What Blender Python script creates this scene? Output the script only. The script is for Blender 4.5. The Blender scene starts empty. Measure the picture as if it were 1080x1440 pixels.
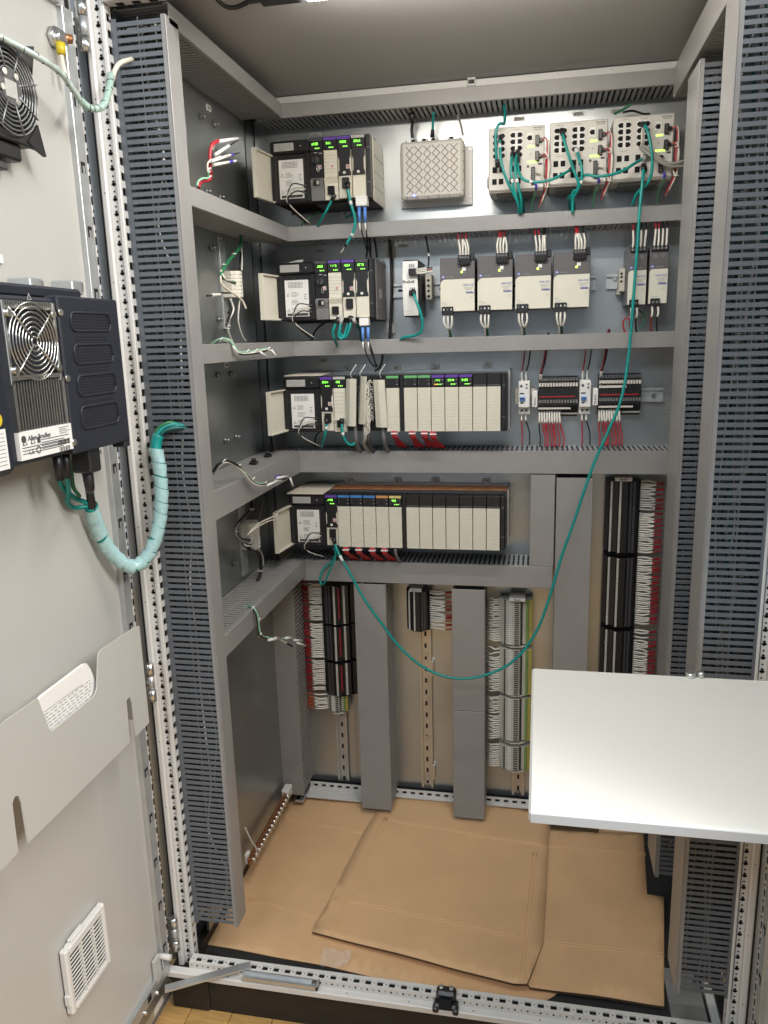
import bpy, math, random
from mathutils import Vector, Matrix
random.seed(7)
S = bpy.context.scene
COL = S.collection
# ------------------------------------------------------------------ camera
# all sizes below are millimetres; mm() turns them into metres with the room floor at z = 0
ZO = 225.0
def mm(p): return Vector((p[0]*.001, p[1]*.001, (p[2]+ZO)*.001))
FPX, CX, CY, CZ = 1090.56, 189.57, -2071.8, 1189.13
YAW, PITCH, ROLL = 0.20002, -0.21977, -0.02810
_cy, _sy, _cp, _sp = math.cos(YAW), math.sin(YAW), math.cos(PITCH), math.sin(PITCH)
FW = Vector((-_sy*_cp, _cy*_cp, _sp)); RT = Vector((_cy, _sy, 0)); UP = RT.cross(FW)
_c, _s = math.cos(ROLL), math.sin(ROLL)
RT, UP = _c*RT+_s*UP, -_s*RT+_c*UP
CAMP = Vector((CX, CY, CZ))
cam_d = bpy.data.cameras.new('camera'); cam = bpy.data.objects.new('camera', cam_d); COL.objects.link(cam)
cam_d.sensor_fit = 'VERTICAL'; cam_d.sensor_height = 24; cam_d.lens = 24*FPX/1440
cam_d.clip_start = .02; cam_d.clip_end = 60
M = Matrix.Identity(4)
for i in range(3):
    M[i][0], M[i][1], M[i][2] = RT[i], UP[i], -FW[i]
M.translation = mm(CAMP); cam.matrix_world = M; S.camera = cam
# ------------------------------------------------------------------ light
W = bpy.data.worlds.new('World'); S.world = W; W.use_nodes = True
bg = W.node_tree.nodes['Background']; bg.inputs[0].default_value = (.80, .90, 1.0, 1); bg.inputs[1].default_value = .22
def area(name, loc, size, power, col, rot=(0, 0, 0)):
    d = bpy.data.lights.new(name, 'AREA'); d.shape = 'RECTANGLE'; d.size, d.size_y = size; d.energy = power; d.color = col
    o = bpy.data.objects.new(name, d); COL.objects.link(o); o.location = loc; o.rotation_euler = rot; return o
area('room_lamp', (.9, -2.2, 3.0), (1.2, .6), 22, (1, .97, .92), (math.radians(18), 0, 0))
area('room_lamp', (-.5, -3.6, 3.0), (1.2, .6), 28, (.84, .93, 1.0), (math.radians(26), 0, 0))
area('room_lamp', (2.3, -2.4, 2.9), (1.2, .6), 74, (1.0, .97, .93), (math.radians(22), math.radians(28), 0))
S.view_settings.view_transform = 'Standard'; S.view_settings.look = 'None'
S.view_settings.exposure = 0.55; S.view_settings.gamma = 1
S.render.engine = 'CYCLES'; S.cycles.max_bounces = 7; S.cycles.use_denoising = True
# ------------------------------------------------------------------ helpers
def P(u, v, ax, val):
    """point seen at photo pixel (u, v) on the plane ax = val (mm): used to read sizes off the photograph"""
    d = FW*FPX + RT*(u-540) - UP*(v-720); i = 'xyz'.index(ax)
    return CAMP + d*((val-CAMP[i])/d[i])
def RECT(u0, v0, u1, v1, Y):
    um, vm = (u0+u1)/2, (v0+v1)/2
    return P(u0, vm, 'y', Y)[0], P(u1, vm, 'y', Y)[0], P(um, v1, 'y', Y)[2], P(um, v0, 'y', Y)[2]
def material(name, col, rough=.5, metal=0., var=.06, scale=40., bump=0., emit=0., spec=.5, trans=0., alpha=1., stretch=None, coat=0., rvar=.1):
    m = bpy.data.materials.new(name); m.use_nodes = True; nt = m.node_tree; b = nt.nodes['Principled BSDF']
    b.inputs['Base Color'].default_value = (*col, 1); b.inputs['Roughness'].default_value = rough; b.inputs['Metallic'].default_value = metal
    b.inputs['Specular IOR Level'].default_value = spec; b.inputs['Transmission Weight'].default_value = trans
    b.inputs['Coat Weight'].default_value = coat; b.inputs['Alpha'].default_value = alpha
    if emit:
        b.inputs['Emission Color'].default_value = (*col, 1); b.inputs['Emission Strength'].default_value = emit
    if var:
        tc = nt.nodes.new('ShaderNodeTexCoord'); mp = nt.nodes.new('ShaderNodeMapping'); nz = nt.nodes.new('ShaderNodeTexNoise')
        nt.links.new(tc.outputs['Object'], mp.inputs[0]); nt.links.new(mp.outputs[0], nz.inputs['Vector'])
        if stretch: mp.inputs['Scale'].default_value = stretch
        nz.inputs['Scale'].default_value = scale; nz.inputs['Detail'].default_value = 6; nz.inputs['Roughness'].default_value = .6
        mx = nt.nodes.new('ShaderNodeMix'); mx.data_type = 'RGBA'
        mx.inputs[6].default_value = (*[max(0, c*(1-var)) for c in col], 1); mx.inputs[7].default_value = (*[min(1, c*(1+var)) for c in col], 1)
        rp = nt.nodes.new('ShaderNodeMapRange'); rp.inputs[1].default_value = .3; rp.inputs[2].default_value = .7
        nt.links.new(nz.outputs[0], rp.inputs[0]); nt.links.new(rp.outputs[0], mx.inputs[0]); nt.links.new(mx.outputs[2], b.inputs['Base Color'])
        rr = nt.nodes.new('ShaderNodeMapRange'); rr.inputs[3].default_value = max(.03, rough*(1-rvar)); rr.inputs[4].default_value = min(1, rough*(1+rvar))
        nt.links.new(nz.outputs[0], rr.inputs[0]); nt.links.new(rr.outputs[0], b.inputs['Roughness'])
        if bump:
            bp = nt.nodes.new('ShaderNodeBump'); bp.inputs['Strength'].default_value = bump; bp.inputs['Distance'].default_value = .002
            nt.links.new(nz.outputs[0], bp.inputs['Height']); nt.links.new(bp.outputs[0], b.inputs['Normal'])
    return m
D = {}
def mat(k, *a, **kw): D[k] = material(k, *a, **kw)
mat('door_paint', (.475, .47, .445), .36, var=.02, scale=3, bump=.02, rvar=.15)
mat('frame_paint', (.66, .65, .63), .4, var=.02, scale=200, bump=.03)
mat('zinc', (.56, .58, .59), .42, .75, var=.12, scale=14, bump=.03, rvar=.25)
mat('zinc_dark', (.30, .31, .32), .4, .8, var=.15, scale=20)
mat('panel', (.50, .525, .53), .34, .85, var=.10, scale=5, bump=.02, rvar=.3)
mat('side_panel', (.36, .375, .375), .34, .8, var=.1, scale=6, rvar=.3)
mat('steel', (.7, .7, .68), .28, 1., var=.06)
mat('roof', (.37, .365, .365), .5, var=.03, scale=120)
mat('cover', (.275, .270, .268), .32, var=.05, scale=14, bump=.015, rvar=.3)
mat('duct', (.122, .135, .154), .42, var=.04, scale=60)  # same plastic as the covers, with the cool shade of front faces mixed in
mat('duct_lit', (.30, .297, .292), .36, var=.04, scale=30)  # same plastic again, lightened for the light falling on it from above
mat('hole', (.006, .006, .007), .9, var=0)
mat('black', (.014, .014, .016), .38, var=.1)
mat('black_matt', (.02, .02, .022), .7, var=.15)
mat('darkgrey', (.06, .06, .066), .45, var=.05)
mat('midgrey', (.16, .16, .165), .5, var=.05)
mat('beige', (.64, .615, .525), .45, var=.025, scale=80)
mat('switch_beige', (.62, .61, .575), .5, var=.02, scale=80)
mat('psu_beige', (.66, .645, .555), .42, var=.02)
mat('psu_grey', (.11, .105, .11), .4, var=.05)
mat('label', (.74, .74, .73), .5, var=.02)
mat('label_grey', (.40, .40, .38), .5, var=.12, scale=150)
mat('print', (.06, .06, .065), .6, var=0)
mat('print_grey', (.30, .30, .31), .6, var=0)
mat('print_blue', (.10, .12, .42), .5, var=0)
mat('purple', (.11, .05, .33), .4, var=.05)
mat('green_band', (.13, .40, .15), .4, var=.05)
mat('blue_band', (.05, .20, .50), .4, var=.05)
mat('orange_band', (.55, .27, .10), .4, var=.05)
mat('yellow_band', (.62, .50, .20), .4, var=.05)
mat('led', (.30, 1.0, .10), .4, var=0, emit=1.3)
mat('led_yellow', (.55, 1.0, .10), .4, var=0, emit=2.0)
mat('led_orange', (1.0, .25, .04), .4, var=0, emit=2.0)
mat('led_blue', (.12, .16, 1.0), .4, var=0, emit=5.)
mat('red_plastic', (.45, .035, .03), .4, var=.05)
mat('red_wire', (.36, .018, .028), .4, var=.08)
mat('orange_wire', (.55, .08, .025), .4, var=.08)
mat('teal', (.004, .26, .24), .38, var=.06)
mat('teal_dark', (.0, .085, .08), .4, var=.06)
mat('wrap', (.35, .55, .565), .3, var=.12, scale=120, coat=.3)
mat('wrap_clear', (.46, .56, .52), .25, var=.15, scale=90, coat=.4)
mat('wrap_green', (.34, .48, .42), .3, var=.15, scale=90, coat=.3)
mat('white_wire', (.70, .68, .62), .45, var=.06)
mat('cream', (.66, .61, .51), .45, var=.04)
mat('black_wire', (.012, .012, .012), .4, var=0)
mat('green_wire', (.02, .16, .07), .4, var=.06)
mat('mint_wire', (.28, .50, .36), .4, var=.06)
mat('grey_wire', (.30, .29, .27), .45, var=.05)
mat('blue_plastic', (.10, .24, .62), .4, var=.04)
mat('blue_ferrule', (.05, .04, .40), .4, var=0)
mat('marker', (.60, .58, .53), .5, var=.12, scale=500)
mat('terminal_yellow', (.42, .36, .10), .5, var=.1)
mat('yellow', (.60, .46, .02), .45, var=.05)
mat('terminal_grey', (.52, .50, .44), .5, var=.06)
mat('terminal_green', (.20, .33, .10), .5, var=.05)
mat('navy', (.016, .019, .029), .42, var=.08, scale=60, bump=.02)
mat('zinc_warm', (.58, .56, .50), .35, .8, var=.12, scale=20)  # silver zinc with its warm reflection mixed into the colour
mat('copper', (.45, .20, .10), .4, .8, var=.2, scale=30)
mat('desk', (.64, .635, .60), .6, var=.01, scale=200)
mat('desk_edge_shade', (.43, .46, .49), .4, var=.01)  # same board as the top; cool shade of its front put into the colour
mat('plinth', (.016, .014, .012), .55, var=.3, scale=30, bump=.1)
mat('rubber', (.012, .012, .014), .8, var=.1)
mat('paper', (.80, .79, .77), .6, var=.02)
mat('clear', (.9, .9, .88), .12, var=0, alpha=.22, spec=.8)
mat('lamp', (1.0, .93, .83), .5, var=0, emit=62.)
mat('orange_reflection', (.95, .33, .12), .4, .0, var=.35, scale=34)  # orange reflection on the rack's metal top, painted as colour
# cardboard: fine corrugation lines, faint mottling
def cardboard():
    m = material('cardboard', (.72, .46, .25), .62, var=.06, scale=7, bump=.0, spec=.35)
    nt = m.node_tree; b = nt.nodes['Principled BSDF']; tc = nt.nodes.new('ShaderNodeTexCoord')
    wv = nt.nodes.new('ShaderNodeTexWave'); wv.bands_direction = 'X'; wv.inputs['Scale'].default_value = 45; wv.inputs['Distortion'].default_value = .6
    nt.links.new(tc.outputs['Object'], wv.inputs['Vector']); bp = nt.nodes.new('ShaderNodeBump'); bp.inputs['Strength'].default_value = .10; bp.inputs['Distance'].default_value = .001
    n2 = nt.nodes.new('ShaderNodeTexNoise'); n2.inputs['Scale'].default_value = 9; n2.inputs['Detail'].default_value = 3
    nt.links.new(tc.outputs['Object'], n2.inputs['Vector'])
    b2 = nt.nodes.new('ShaderNodeBump'); b2.inputs['Strength'].default_value = .2; b2.inputs['Distance'].default_value = .006
    nt.links.new(n2.outputs[0], b2.inputs['Height']); nt.links.new(wv.outputs['Fac'], bp.inputs['Height']); nt.links.new(b2.outputs[0], bp.inputs['Normal']); nt.links.new(bp.outputs[0], b.inputs['Normal'])
    return m
D['cardboard'] = cardboard()
D['cardboard_edge'] = material('cardboard_edge', (.10, .06, .03), .8, var=.4, scale=200)
def wood():
    m = material('wood', (.52, .31, .11), .35, var=.22, scale=10, stretch=(1.5, 14, 1)); return m
D['wood'] = wood()

WLOC = {}
def reg(o, w): WLOC[o.name] = Vector(w)
def link(o, parent=None):
    COL.objects.link(o)
    if parent is not None: o.parent = parent
    return o
def tag(o, label=None, cat=None, group=None, kind=None):
    if label: o['label'] = label
    if cat: o['category'] = cat
    if group: o['group'] = group
    if kind: o['kind'] = kind
    return o
def thing(name, loc, label, cat, group=None):
    o = bpy.data.objects.new(name, None); o.empty_display_size = .02; COL.objects.link(o); o.location = mm(loc); reg(o, loc)
    return tag(o, label, cat, group)
class MB:
    def __init__(s): s.v = []; s.f = []; s.m = []; s.sm = []
    def add(s, vs, fs, m=0, smooth=False):
        n = len(s.v); s.v += [tuple(v) for v in vs]
        for f in fs: s.f.append([i+n for i in f]); s.m.append(m); s.sm.append(smooth)
        return s
    def box(s, x0, x1, y0, y1, z0, z1, m=0, ch=0):
        if x0 > x1: x0, x1 = x1, x0
        if y0 > y1: y0, y1 = y1, y0
        if z0 > z1: z0, z1 = z1, z0
        if ch <= 0:
            return s.add([(x0,y0,z0),(x1,y0,z0),(x1,y1,z0),(x0,y1,z0),(x0,y0,z1),(x1,y0,z1),(x1,y1,z1),(x0,y1,z1)],
                         [(0,3,2,1),(4,5,6,7),(0,1,5,4),(1,2,6,5),(2,3,7,6),(3,0,4,7)], m)
        c = min(ch, (x1-x0)*.45, (y1-y0)*.45, (z1-z0)*.45); X = (x0, x1); Y = (y0, y1); Z = (z0, z1); vs = []; ix = {}
        for i in (0, 1):
            for j in (0, 1):
                for k in (0, 1):
                    dx, dy, dz = (c if i == 0 else -c), (c if j == 0 else -c), (c if k == 0 else -c)
                    ix[i,j,k,'x'] = len(vs); vs.append((X[i], Y[j]+dy, Z[k]+dz))
                    ix[i,j,k,'y'] = len(vs); vs.append((X[i]+dx, Y[j], Z[k]+dz))
                    ix[i,j,k,'z'] = len(vs); vs.append((X[i]+dx, Y[j]+dy, Z[k]))
        fs = []
        for i in (0, 1):
            a = [ix[i,0,0,'x'], ix[i,1,0,'x'], ix[i,1,1,'x'], ix[i,0,1,'x']]; fs.append(a if i else a[::-1])
            a = [ix[0,i,0,'y'], ix[0,i,1,'y'], ix[1,i,1,'y'], ix[1,i,0,'y']]; fs.append(a if i else a[::-1])
            a = [ix[0,0,i,'z'], ix[1,0,i,'z'], ix[1,1,i,'z'], ix[0,1,i,'z']]; fs.append(a if i else a[::-1])
        for i in (0, 1):
            for j in (0, 1):
                fs.append([ix[i,j,0,'x'], ix[i,j,1,'x'], ix[i,j,1,'y'], ix[i,j,0,'y']])
                fs.append([ix[i,0,j,'x'], ix[i,1,j,'x'], ix[i,1,j,'z'], ix[i,0,j,'z']])
                fs.append([ix[0,i,j,'y'], ix[1,i,j,'y'], ix[1,i,j,'z'], ix[0,i,j,'z']])
                for k in (0, 1): fs.append([ix[i,j,k,'x'], ix[i,j,k,'y'], ix[i,j,k,'z']])
        return s.add(vs, fs, m)
    def tube(s, pts, r, n=8, m=0, caps=True, mats=None):
        pts = [Vector(p) for p in pts]; k = len(pts)
        rs = r if isinstance(r, (list, tuple)) else [r]*k
        t0 = (pts[1]-pts[0]).normalized(); ref = Vector((0, 0, 1)) if abs(t0.z) < .9 else Vector((1, 0, 0)); u = t0.cross(ref).normalized()
        vs = []; fs = []
        for i, p in enumerate(pts):
            t = (pts[min(i+1, k-1)]-pts[max(i-1, 0)]).normalized(); u = (u - t*u.dot(t)).normalized(); w = t.cross(u)
            for j in range(n):
                a = 2*math.pi*j/n; vs.append(p + (u*math.cos(a)+w*math.sin(a))*rs[i])
        base = len(s.v); s.v += [tuple(v) for v in vs]
        for i in range(k-1):
            for j in range(n):
                s.f.append([base+i*n+j, base+i*n+(j+1) % n, base+(i+1)*n+(j+1) % n, base+(i+1)*n+j]); s.m.append(mats[i] if mats else m); s.sm.append(True)
        if caps:
            s.f.append([base+j for j in range(n)][::-1]); s.m.append(mats[0] if mats else m); s.sm.append(False)
            s.f.append([base+(k-1)*n+j for j in range(n)]); s.m.append(mats[-1] if mats else m); s.sm.append(False)
        return s
    def cyl(s, p0, p1, r, n=14, m=0, r2=None): return s.tube([p0, p1], [r, r if r2 is None else r2], n, m)
    def prism(s, poly, ax, a0, a1, m=0):
        """poly in the two other axes (in xyz order), extruded along ax"""
        def at(p, a): return {'x': (a, p[0], p[1]), 'y': (p[0], a, p[1]), 'z': (p[0], p[1], a)}[ax]
        n = len(poly); vs = [at(p, a0) for p in poly]+[at(p, a1) for p in poly]
        return s.add(vs, [list(range(n))[::-1], list(range(n, 2*n))]+[[i, (i+1) % n, (i+1) % n+n, i+n] for i in range(n)], m)
    def build(s, name, mats, parent=None, **kw):
        xs = list(zip(*s.v)); c = Vector(((min(xs[0])+max(xs[0]))/2, (min(xs[1])+max(xs[1]))/2, min(xs[2])))
        me = bpy.data.meshes.new(name); me.from_pydata([((v[0]-c[0])*.001, (v[1]-c[1])*.001, (v[2]-c[2])*.001) for v in s.v], [], s.f)
        for k in ([mats] if isinstance(mats, str) else mats): me.materials.append(D[k])
        me.polygons.foreach_set('material_index', s.m); me.polygons.foreach_set('use_smooth', s.sm)
        import bmesh as _b
        bm = _b.new(); bm.from_mesh(me); _b.ops.recalc_face_normals(bm, faces=bm.faces); bm.to_mesh(me); bm.free()
        o = bpy.data.objects.new(name, me); place(o, c, parent); return tag(o, **kw)
def place(o, w, parent=None):
    COL.objects.link(o); reg(o, w)
    if parent is not None:
        o.parent = parent; o.location = (Vector(w)-WLOC[parent.name])*.001
    else: o.location = mm(w)
def again(src, off, parent=None):
    """another object sharing src's mesh, shifted by off (mm)"""
    o = bpy.data.objects.new(src.name.split('.')[0], src.data); place(o, WLOC[src.name]+Vector(off), parent); return o
def B(name, m, x0, x1, y0, y1, z0, z1, parent=None, ch=0, **kw): return MB().box(x0, x1, y0, y1, z0, z1, 0, ch).build(name, m, parent, **kw)
def spline(pts, n=6):
    pts = [Vector(p) for p in pts]; q = [2*pts[0]-pts[1]]+pts+[2*pts[-1]-pts[-2]]; out = []
    for i in range(1, len(q)-2):
        a, b, c, d = q[i-1:i+3]
        for j in range(n):
            t = j/n; out.append(.5*((2*b)+(c-a)*t+(2*a-5*b+4*c-d)*t*t+(3*b-3*c+d-a)*t**3))
    return out+[pts[-1]]
def PX(*pts):
    """list of (u, v, Y) -> points"""
    return [P(u, v, 'y', y) for u, v, y in pts]
def TXT(s, size, loc, face, m, parent, name='lettering', align='LEFT', bold=0):
    c = bpy.data.curves.new(name, 'FONT'); c.body = s; c.size = size*.001; c.align_x = align; c.extrude = .00008; c.resolution_u = 2; c.offset = bold*.001
    t = bpy.data.objects.new('_t', c); me = bpy.data.meshes.new_from_object(t); bpy.data.objects.remove(t); bpy.data.curves.remove(c)
    me.name = name; me.materials.clear(); me.materials.append(D[m]); o = bpy.data.objects.new(name, me); place(o, loc, parent)
    o.rotation_euler = (math.pi/2, 0, 0) if face == '-y' else (math.pi/2, 0, math.pi/2); return o
# ------------------------------------------------------------------ floor
FL = -ZO
fl = B('floor', 'wood', -3500, 3500, -4200, 2000, FL-30, FL-6, kind='structure')
pw = 92
plank = None
for i in range(9):
    for j in range(3):
        x0 = -900+i*pw; y0 = -1500+j*900+(i % 3)*260
        if plank is None: plank = B('plank', 'wood', x0, x0+pw-1.5, y0, y0+898, FL-6, FL, fl, ch=1.2); px0, py0 = x0, y0
        else: again(plank, (x0-px0, y0-py0, 0), fl)
# ------------------------------------------------------------------ cabinet
cab = thing('control_cabinet', (0, -380, FL), 'tall light grey steel control cabinet standing open on a black plinth', 'cabinet')
PZ0, PZ1 = -145, 1745
pn = B('mounting_panel', 'panel', -545, 545, 0, 4, PZ0, PZ1, cab)
# punched tick marks of the panel edge
t = MB()
for x0, z0, n in ((-390, 1160, 14), (505, 950, 16), (-340, -120, 30), (-395, 1420, 6), (-345, 640, 3)):
    for i in range(n): t.box(x0, x0+(9 if i % 5 else 13), -1.1, -.2, z0+i*8.3, z0+i*8.3+1.8)
t.build('tick_mark', 'print_grey', pn, kind='stuff')
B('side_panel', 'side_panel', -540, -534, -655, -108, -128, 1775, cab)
B('side_wall', 'door_paint', -600, -596, -715, 38, -140, 1790, cab)
B('side_wall', 'door_paint', 596, 600, -715, 38, -140, 1790, cab)
B('rear_wall', 'zinc_dark', -596, 596, 34, 38, -140, 1790, cab)
B('roof_panel', 'roof', -600, 600, -770, 38, 1781, 1800, cab)
rr = MB(); rr.box(-520, 560, -64, -24, 1749, 1779, 0, 2)
rail = rr.build('rear_top_rail', 'frame_paint', cab)
c0 = P(663, 115, 'y', -70)
clip = MB(); clip.box(c0[0]-10, c0[0]+10, -70, -64, c0[2]-8, c0[2]+8, 0, 1); clip.box(c0[0]-7, c0[0]+7, -72, -69.5, c0[2]-4.5, c0[2]+4.5, 1)
clip.box(c0[0]-9, c0[0]+9, -73, -66, 1776, 1780.5, 0)
clip.build('clip', ['steel', 'black'], rail)
for x in (-300, -140, 60, 220, 340): MB().cyl((x, -65.5, 1772), (x, -63, 1772), 2.5, 8).build('rivet', 'zinc', rail)
# front posts : lip, hole face, ridge, inner face with square openings
def post(sx, xo, xl, xt, xr, name='post'):
    """sx=+1 left post (opens to +x); xo outer, xl lip end, xt hole face end, xr ridge/inner face"""
    b = MB(); z0, z1 = -140, 1790
    def bx(a, c, y0, y1, z0=z0, z1=z1, m=0, ch=0): b.box(min(a, c), max(a, c), y0, y1, z0, z1, m, ch)
    bx(xl-sx*13, xl, -750, -722, ch=3); bx(xo, xl-sx*13, -733, -722, m=2); bx(xl, xt, -738, -731); bx(xt, xr, -743, -739, ch=1.2)
    # inner face as a ladder: two rails + bridges, openings show the dark inside
    bx(xr-sx*2, xr, -739, -736.5); bx(xr-sx*2, xr, -725, -721)
    n = int((z1-z0)/25)
    for i in range(n): bx(xr-sx*2, xr, -736.5, -725, z0+i*25, z0+i*25+12)
    bx(xr-sx*16, xr-sx*12, -731, -722, m=1)
    o = b.build(name, ['frame_paint', 'hole', 'zinc'], cab)
    h = MB(); xm = (xl+xt)/2
    for i in range(n):
        z = z0+i*25+6
        for dx, dz in ((-1.8, 0), (1.8, 0), (0, 4.2), (0, -1.2)): h.cyl((xm+dx*1.0, -738.6, z+dz), (xm+dx*1.0, -737.5, z+dz), 2.5, 6)
        h.cyl((xm, -738.6, z+13), (xm, -737.5, z+13), 1.8, 6)
    h.build('punched_hole', 'hole', o, kind='stuff')
    s = MB()
    for i in range(12): s.cyl((xl-sx*5, -750.6, z0+90+i*150), (xl-sx*5, -749.5, z0+90+i*150), 1.1, 6)
    s.build('pin_hole', 'hole', o, kind='stuff')
    B('seal', 'rubber', *sorted((xl-sx*13.5, xl-sx*17)), -746, -733.5, -130, 1780, o)
    return o
post(1, -592, -554, -540, -532); post(-1, 608, 578, 563.5, 558)
for x0, x1 in ((-592, -548), (552, 592)): B('rear_post', 'zinc_dark', x0, x1, -34, 30, -140, 1781, cab, ch=2)
sd = MB(); sd.box(-568, -561, -60, -34, -140, 1781); sd.box(-553, -548, -60, -34, -140, 1781); sd.build('rear_slot_rail', 'zinc_dark', cab)
# front top rail
ft = MB(); ft.box(-532, 558, -750, -722, 1747, 1790, 0, 2)
for i in range(36): ft.box(-515+i*30, -501+i*30, -736, -726, 1746.4, 1747.2, 1)
ft.build('front_top_rail', ['frame_paint', 'hole'], cab)
# sill : perforated top face, dotted front face, white ledge
sl = MB(); X0, X1 = -532, 558
sl.box(X0, X1, -764, -760.5, -113, -110); sl.box(X0, X1, -750, -745, -113, -110)
n = int((X1-X0)/25)
for i in range(n): sl.box(X0+i*25, X0+i*25+12.5, -760.5, -750, -113, -110)
sl.box(X0, X1, -766, -764, -126, -110, 0); sl.box(X0, X1, -763, -746, -118, -115.5, 1)  # black slab under the openings stands in for the shade inside
sl.box(-592, 608, -783, -764, -140, -125, 0, 2); sl.box(X0, X1, -745, -741, -140, -110, 0)
sill = sl.build('sill', ['frame_paint', 'hole'], cab)
h = MB()
for i in range(n*2):
    x = X0+i*12.5+6; h.cyl((x, -766.6, -117), (x, -765.5, -117), 2.2 if i % 2 else 1.3, 6)
for i in range(n):
    x = X0+i*25+18.7; h.cyl((x-12.5, -755, -110.6), (x-12.5, -755, -109.6), 1.4, 6)
h.build('punched_hole', 'hole', sill, kind='stuff')
h = MB()
for i in range(8): h.cyl((-440+i*130, -775, -125.5), (-440+i*130, -775, -124.6), 1.5, 6)
h.build('pin_hole', 'hole', sill, kind='stuff')
pl = MB().box(-560, 580, -768, -750, FL, -140).box(-560, 580, 4, 20, FL, -140).box(-560, -542, -749.5, 3.5, FL, -140.5).box(562, 580, -749.5, 3.5, FL, -140.5).build('plinth', 'plinth', cab)
B('plinth_corner', 'plinth', -575, -490, -774, -700, FL, -139.5, cab, ch=3)
MB().cyl((-480, -769.5, -165), (-480, -767, -165), 5, 12).build('cap_screw', 'rubber', pl)
fp = B('floor_plate', 'black_matt', -596, 596, -745, 34, -172, -168, cab)
# rear sill with square openings
rs = MB(); rs.box(-480, 545, -26, -22, -132, -127); rs.box(-480, 545, -26, -22, -146, -141)
for i in range(41): rs.box(-480+i*25, -480+i*25+12, -26, -22, -141, -132)
rs.box(-480, 545, -34, -22, -150, -146); rs.box(-480, 545, -16, -12, -150, -124, 1); rs.box(-478, -310, -70, -34.5, -153, -149)
rs.build('rear_sill', ['frame_paint', 'hole'], cab)
b = MB(); b.box(-505, -478, -105, -20, -150, -142, 0, 1); b.box(-500, -492, -100, -25, -142, -139, 1); b.build('corner_bracket', ['zinc', 'hole'], cab)
# ------------------------------------------------------------------ doors
def door(sx, XF, y_h, y_f, zb, zt):
    """inner face at x = XF, hinge edge y_h, free edge y_f; sx=+1 for a face looking to +x"""
    th = 24; b = MB(); b.box(min(XF-sx*2, XF-sx*4), max(XF-sx*2, XF-sx*4), y_f, y_h-38, zb+66, zt-20)
    b.box(min(XF-sx*4, XF-sx*th), max(XF-sx*4, XF-sx*th), y_f, y_h+8, zb, zt, 0, 2)
    d = b.build('door', 'door_paint', cab)
    for y0, y1 in ((y_h-40, y_h-13), (y_f, y_f+27)):
        r = MB(); a, c = sorted((XF-sx*4, XF+sx*8)); r.box(a, c, y0, y1, zb+68, zt-40, 0, 1)
        yy = y1 if y0 > y_f+5 else y1
        r.box(a, c-0 if sx > 0 else c, yy, yy+4, zb+68, zt-40, 1)
        o = r.build('door_rail', ['zinc', 'frame_paint'], d)
        h = MB(); xs = XF+sx*8; i = 0; z = zb+110
        while z < zt-80:
            ym = (y0+y1)/2; a, c = sorted((xs-.5, xs+.5)); a2, c2 = sorted((xs, xs+sx*1.0))
            h.box(a, c, ym-6, ym+6, z-9, z+9, 0); h.box(a2, c2, ym-2.5, ym+3.2, z-10, z+3, 1)
            z += 102.6
        h.build('mounting_slot', ['hole', 'zinc'], o, kind='stuff')
        h = MB(); z = zb+75
        while z < zt-60:
            h.box(a2 if sx > 0 else a2, c2+.3, y1+.6, y1+4.4, z, z+13, 0); h.cyl((xs-sx, y1+4.6, z+22), (xs-sx, y1+3, z+22), 3, 8); z += 33
        h.build('slot_row', 'hole', o, kind='stuff')
    a, c = sorted((XF-sx*4, XF+sx*8))
    r = MB(); r.box(a, c, y_f+30, y_h-14, zb+41, zb+68, 0, 1)
    for i in range(6): r.box(*sorted((XF+sx*7.5, XF+sx*8.6)), y_h-110-i*102, y_h-96-i*102, zb+48, zb+62, 1)
    r.build('door_rail', ['zinc', 'hole'], d)
    r = MB(); r.box(a, c, y_f+30, y_h-42, zt-40, zt-12, 0, 1); r.build('door_rail', 'zinc', d)
    B('foot_bar', 'zinc_dark', *sorted((XF-sx*3, XF+sx*3)), y_f+30, y_h-2, zb+8, zb+40, d)
    b = MB(); b.box(*sorted((XF-sx*4, XF-sx*9)), y_f, y_h, zb-26, zb+8, 0); b.box(*sorted((XF-sx*9, XF-sx*22)), y_f, y_h+14, zb-48, zt, 1, 2)
    for i in range(6): b.box(*sorted((XF-sx*3, XF-sx*4.5)), y_h-72-i*75, y_h-34-i*75, zb-20, zb-2, 2)
    b.build('door_skin', ['zinc', 'duct', 'frame_paint'], d)
    B('seal', 'rubber', *sorted((XF-sx*4, XF-sx*1)), y_h-12, y_h-4, zb+6, zt-6, d)
    return d
DX = -578
dl = door(1, DX, -766, -1370, -165, 1765)
dr = door(-1, 603, -766, -1370, -165, 1765)
def hinge(x, y, z, parent):
    b = MB(); b.cyl((x, y, z-36), (x, y, z-12), 8, 14); b.cyl((x, y, z-11), (x, y, z+18), 6.5, 14, 1); b.cyl((x, y, z+19), (x, y, z+44), 8, 14)
    b.box(x-14, x, y-3, y+3, z-34, z+42, 0, 1); return b.build('hinge', ['steel', 'zinc'], parent)
for u, v in ((118, 40), (213, 962), (246, 1315)):
    q = P(u, v, 'y', -762); hinge(q[0], -762, q[2], dl)
# white pin near the foot of the door, bracket angle
q = P(229, 1345, 'x', -566)
MB().cyl((-578, q[1], q[2]), (-548, q[1], q[2]), 6, 12).build('door_pin', 'frame_paint', dl)
q = P(222, 1362, 'x', -574); B('door_tab', 'door_paint', -578, -570, q[1]-16, q[1]+8, q[2]-28, q[2]+30, dl, ch=1)
# chrome bolts along the door's foot rail
for u, v in ((219, 1396), (202, 1424)):
    q = P(u, v, 'x', -572); MB().cyl((-574, q[1], q[2]), (-564, q[1], q[2]), 6, 10, 0, 3).build('bolt', 'steel', dl)
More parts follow.
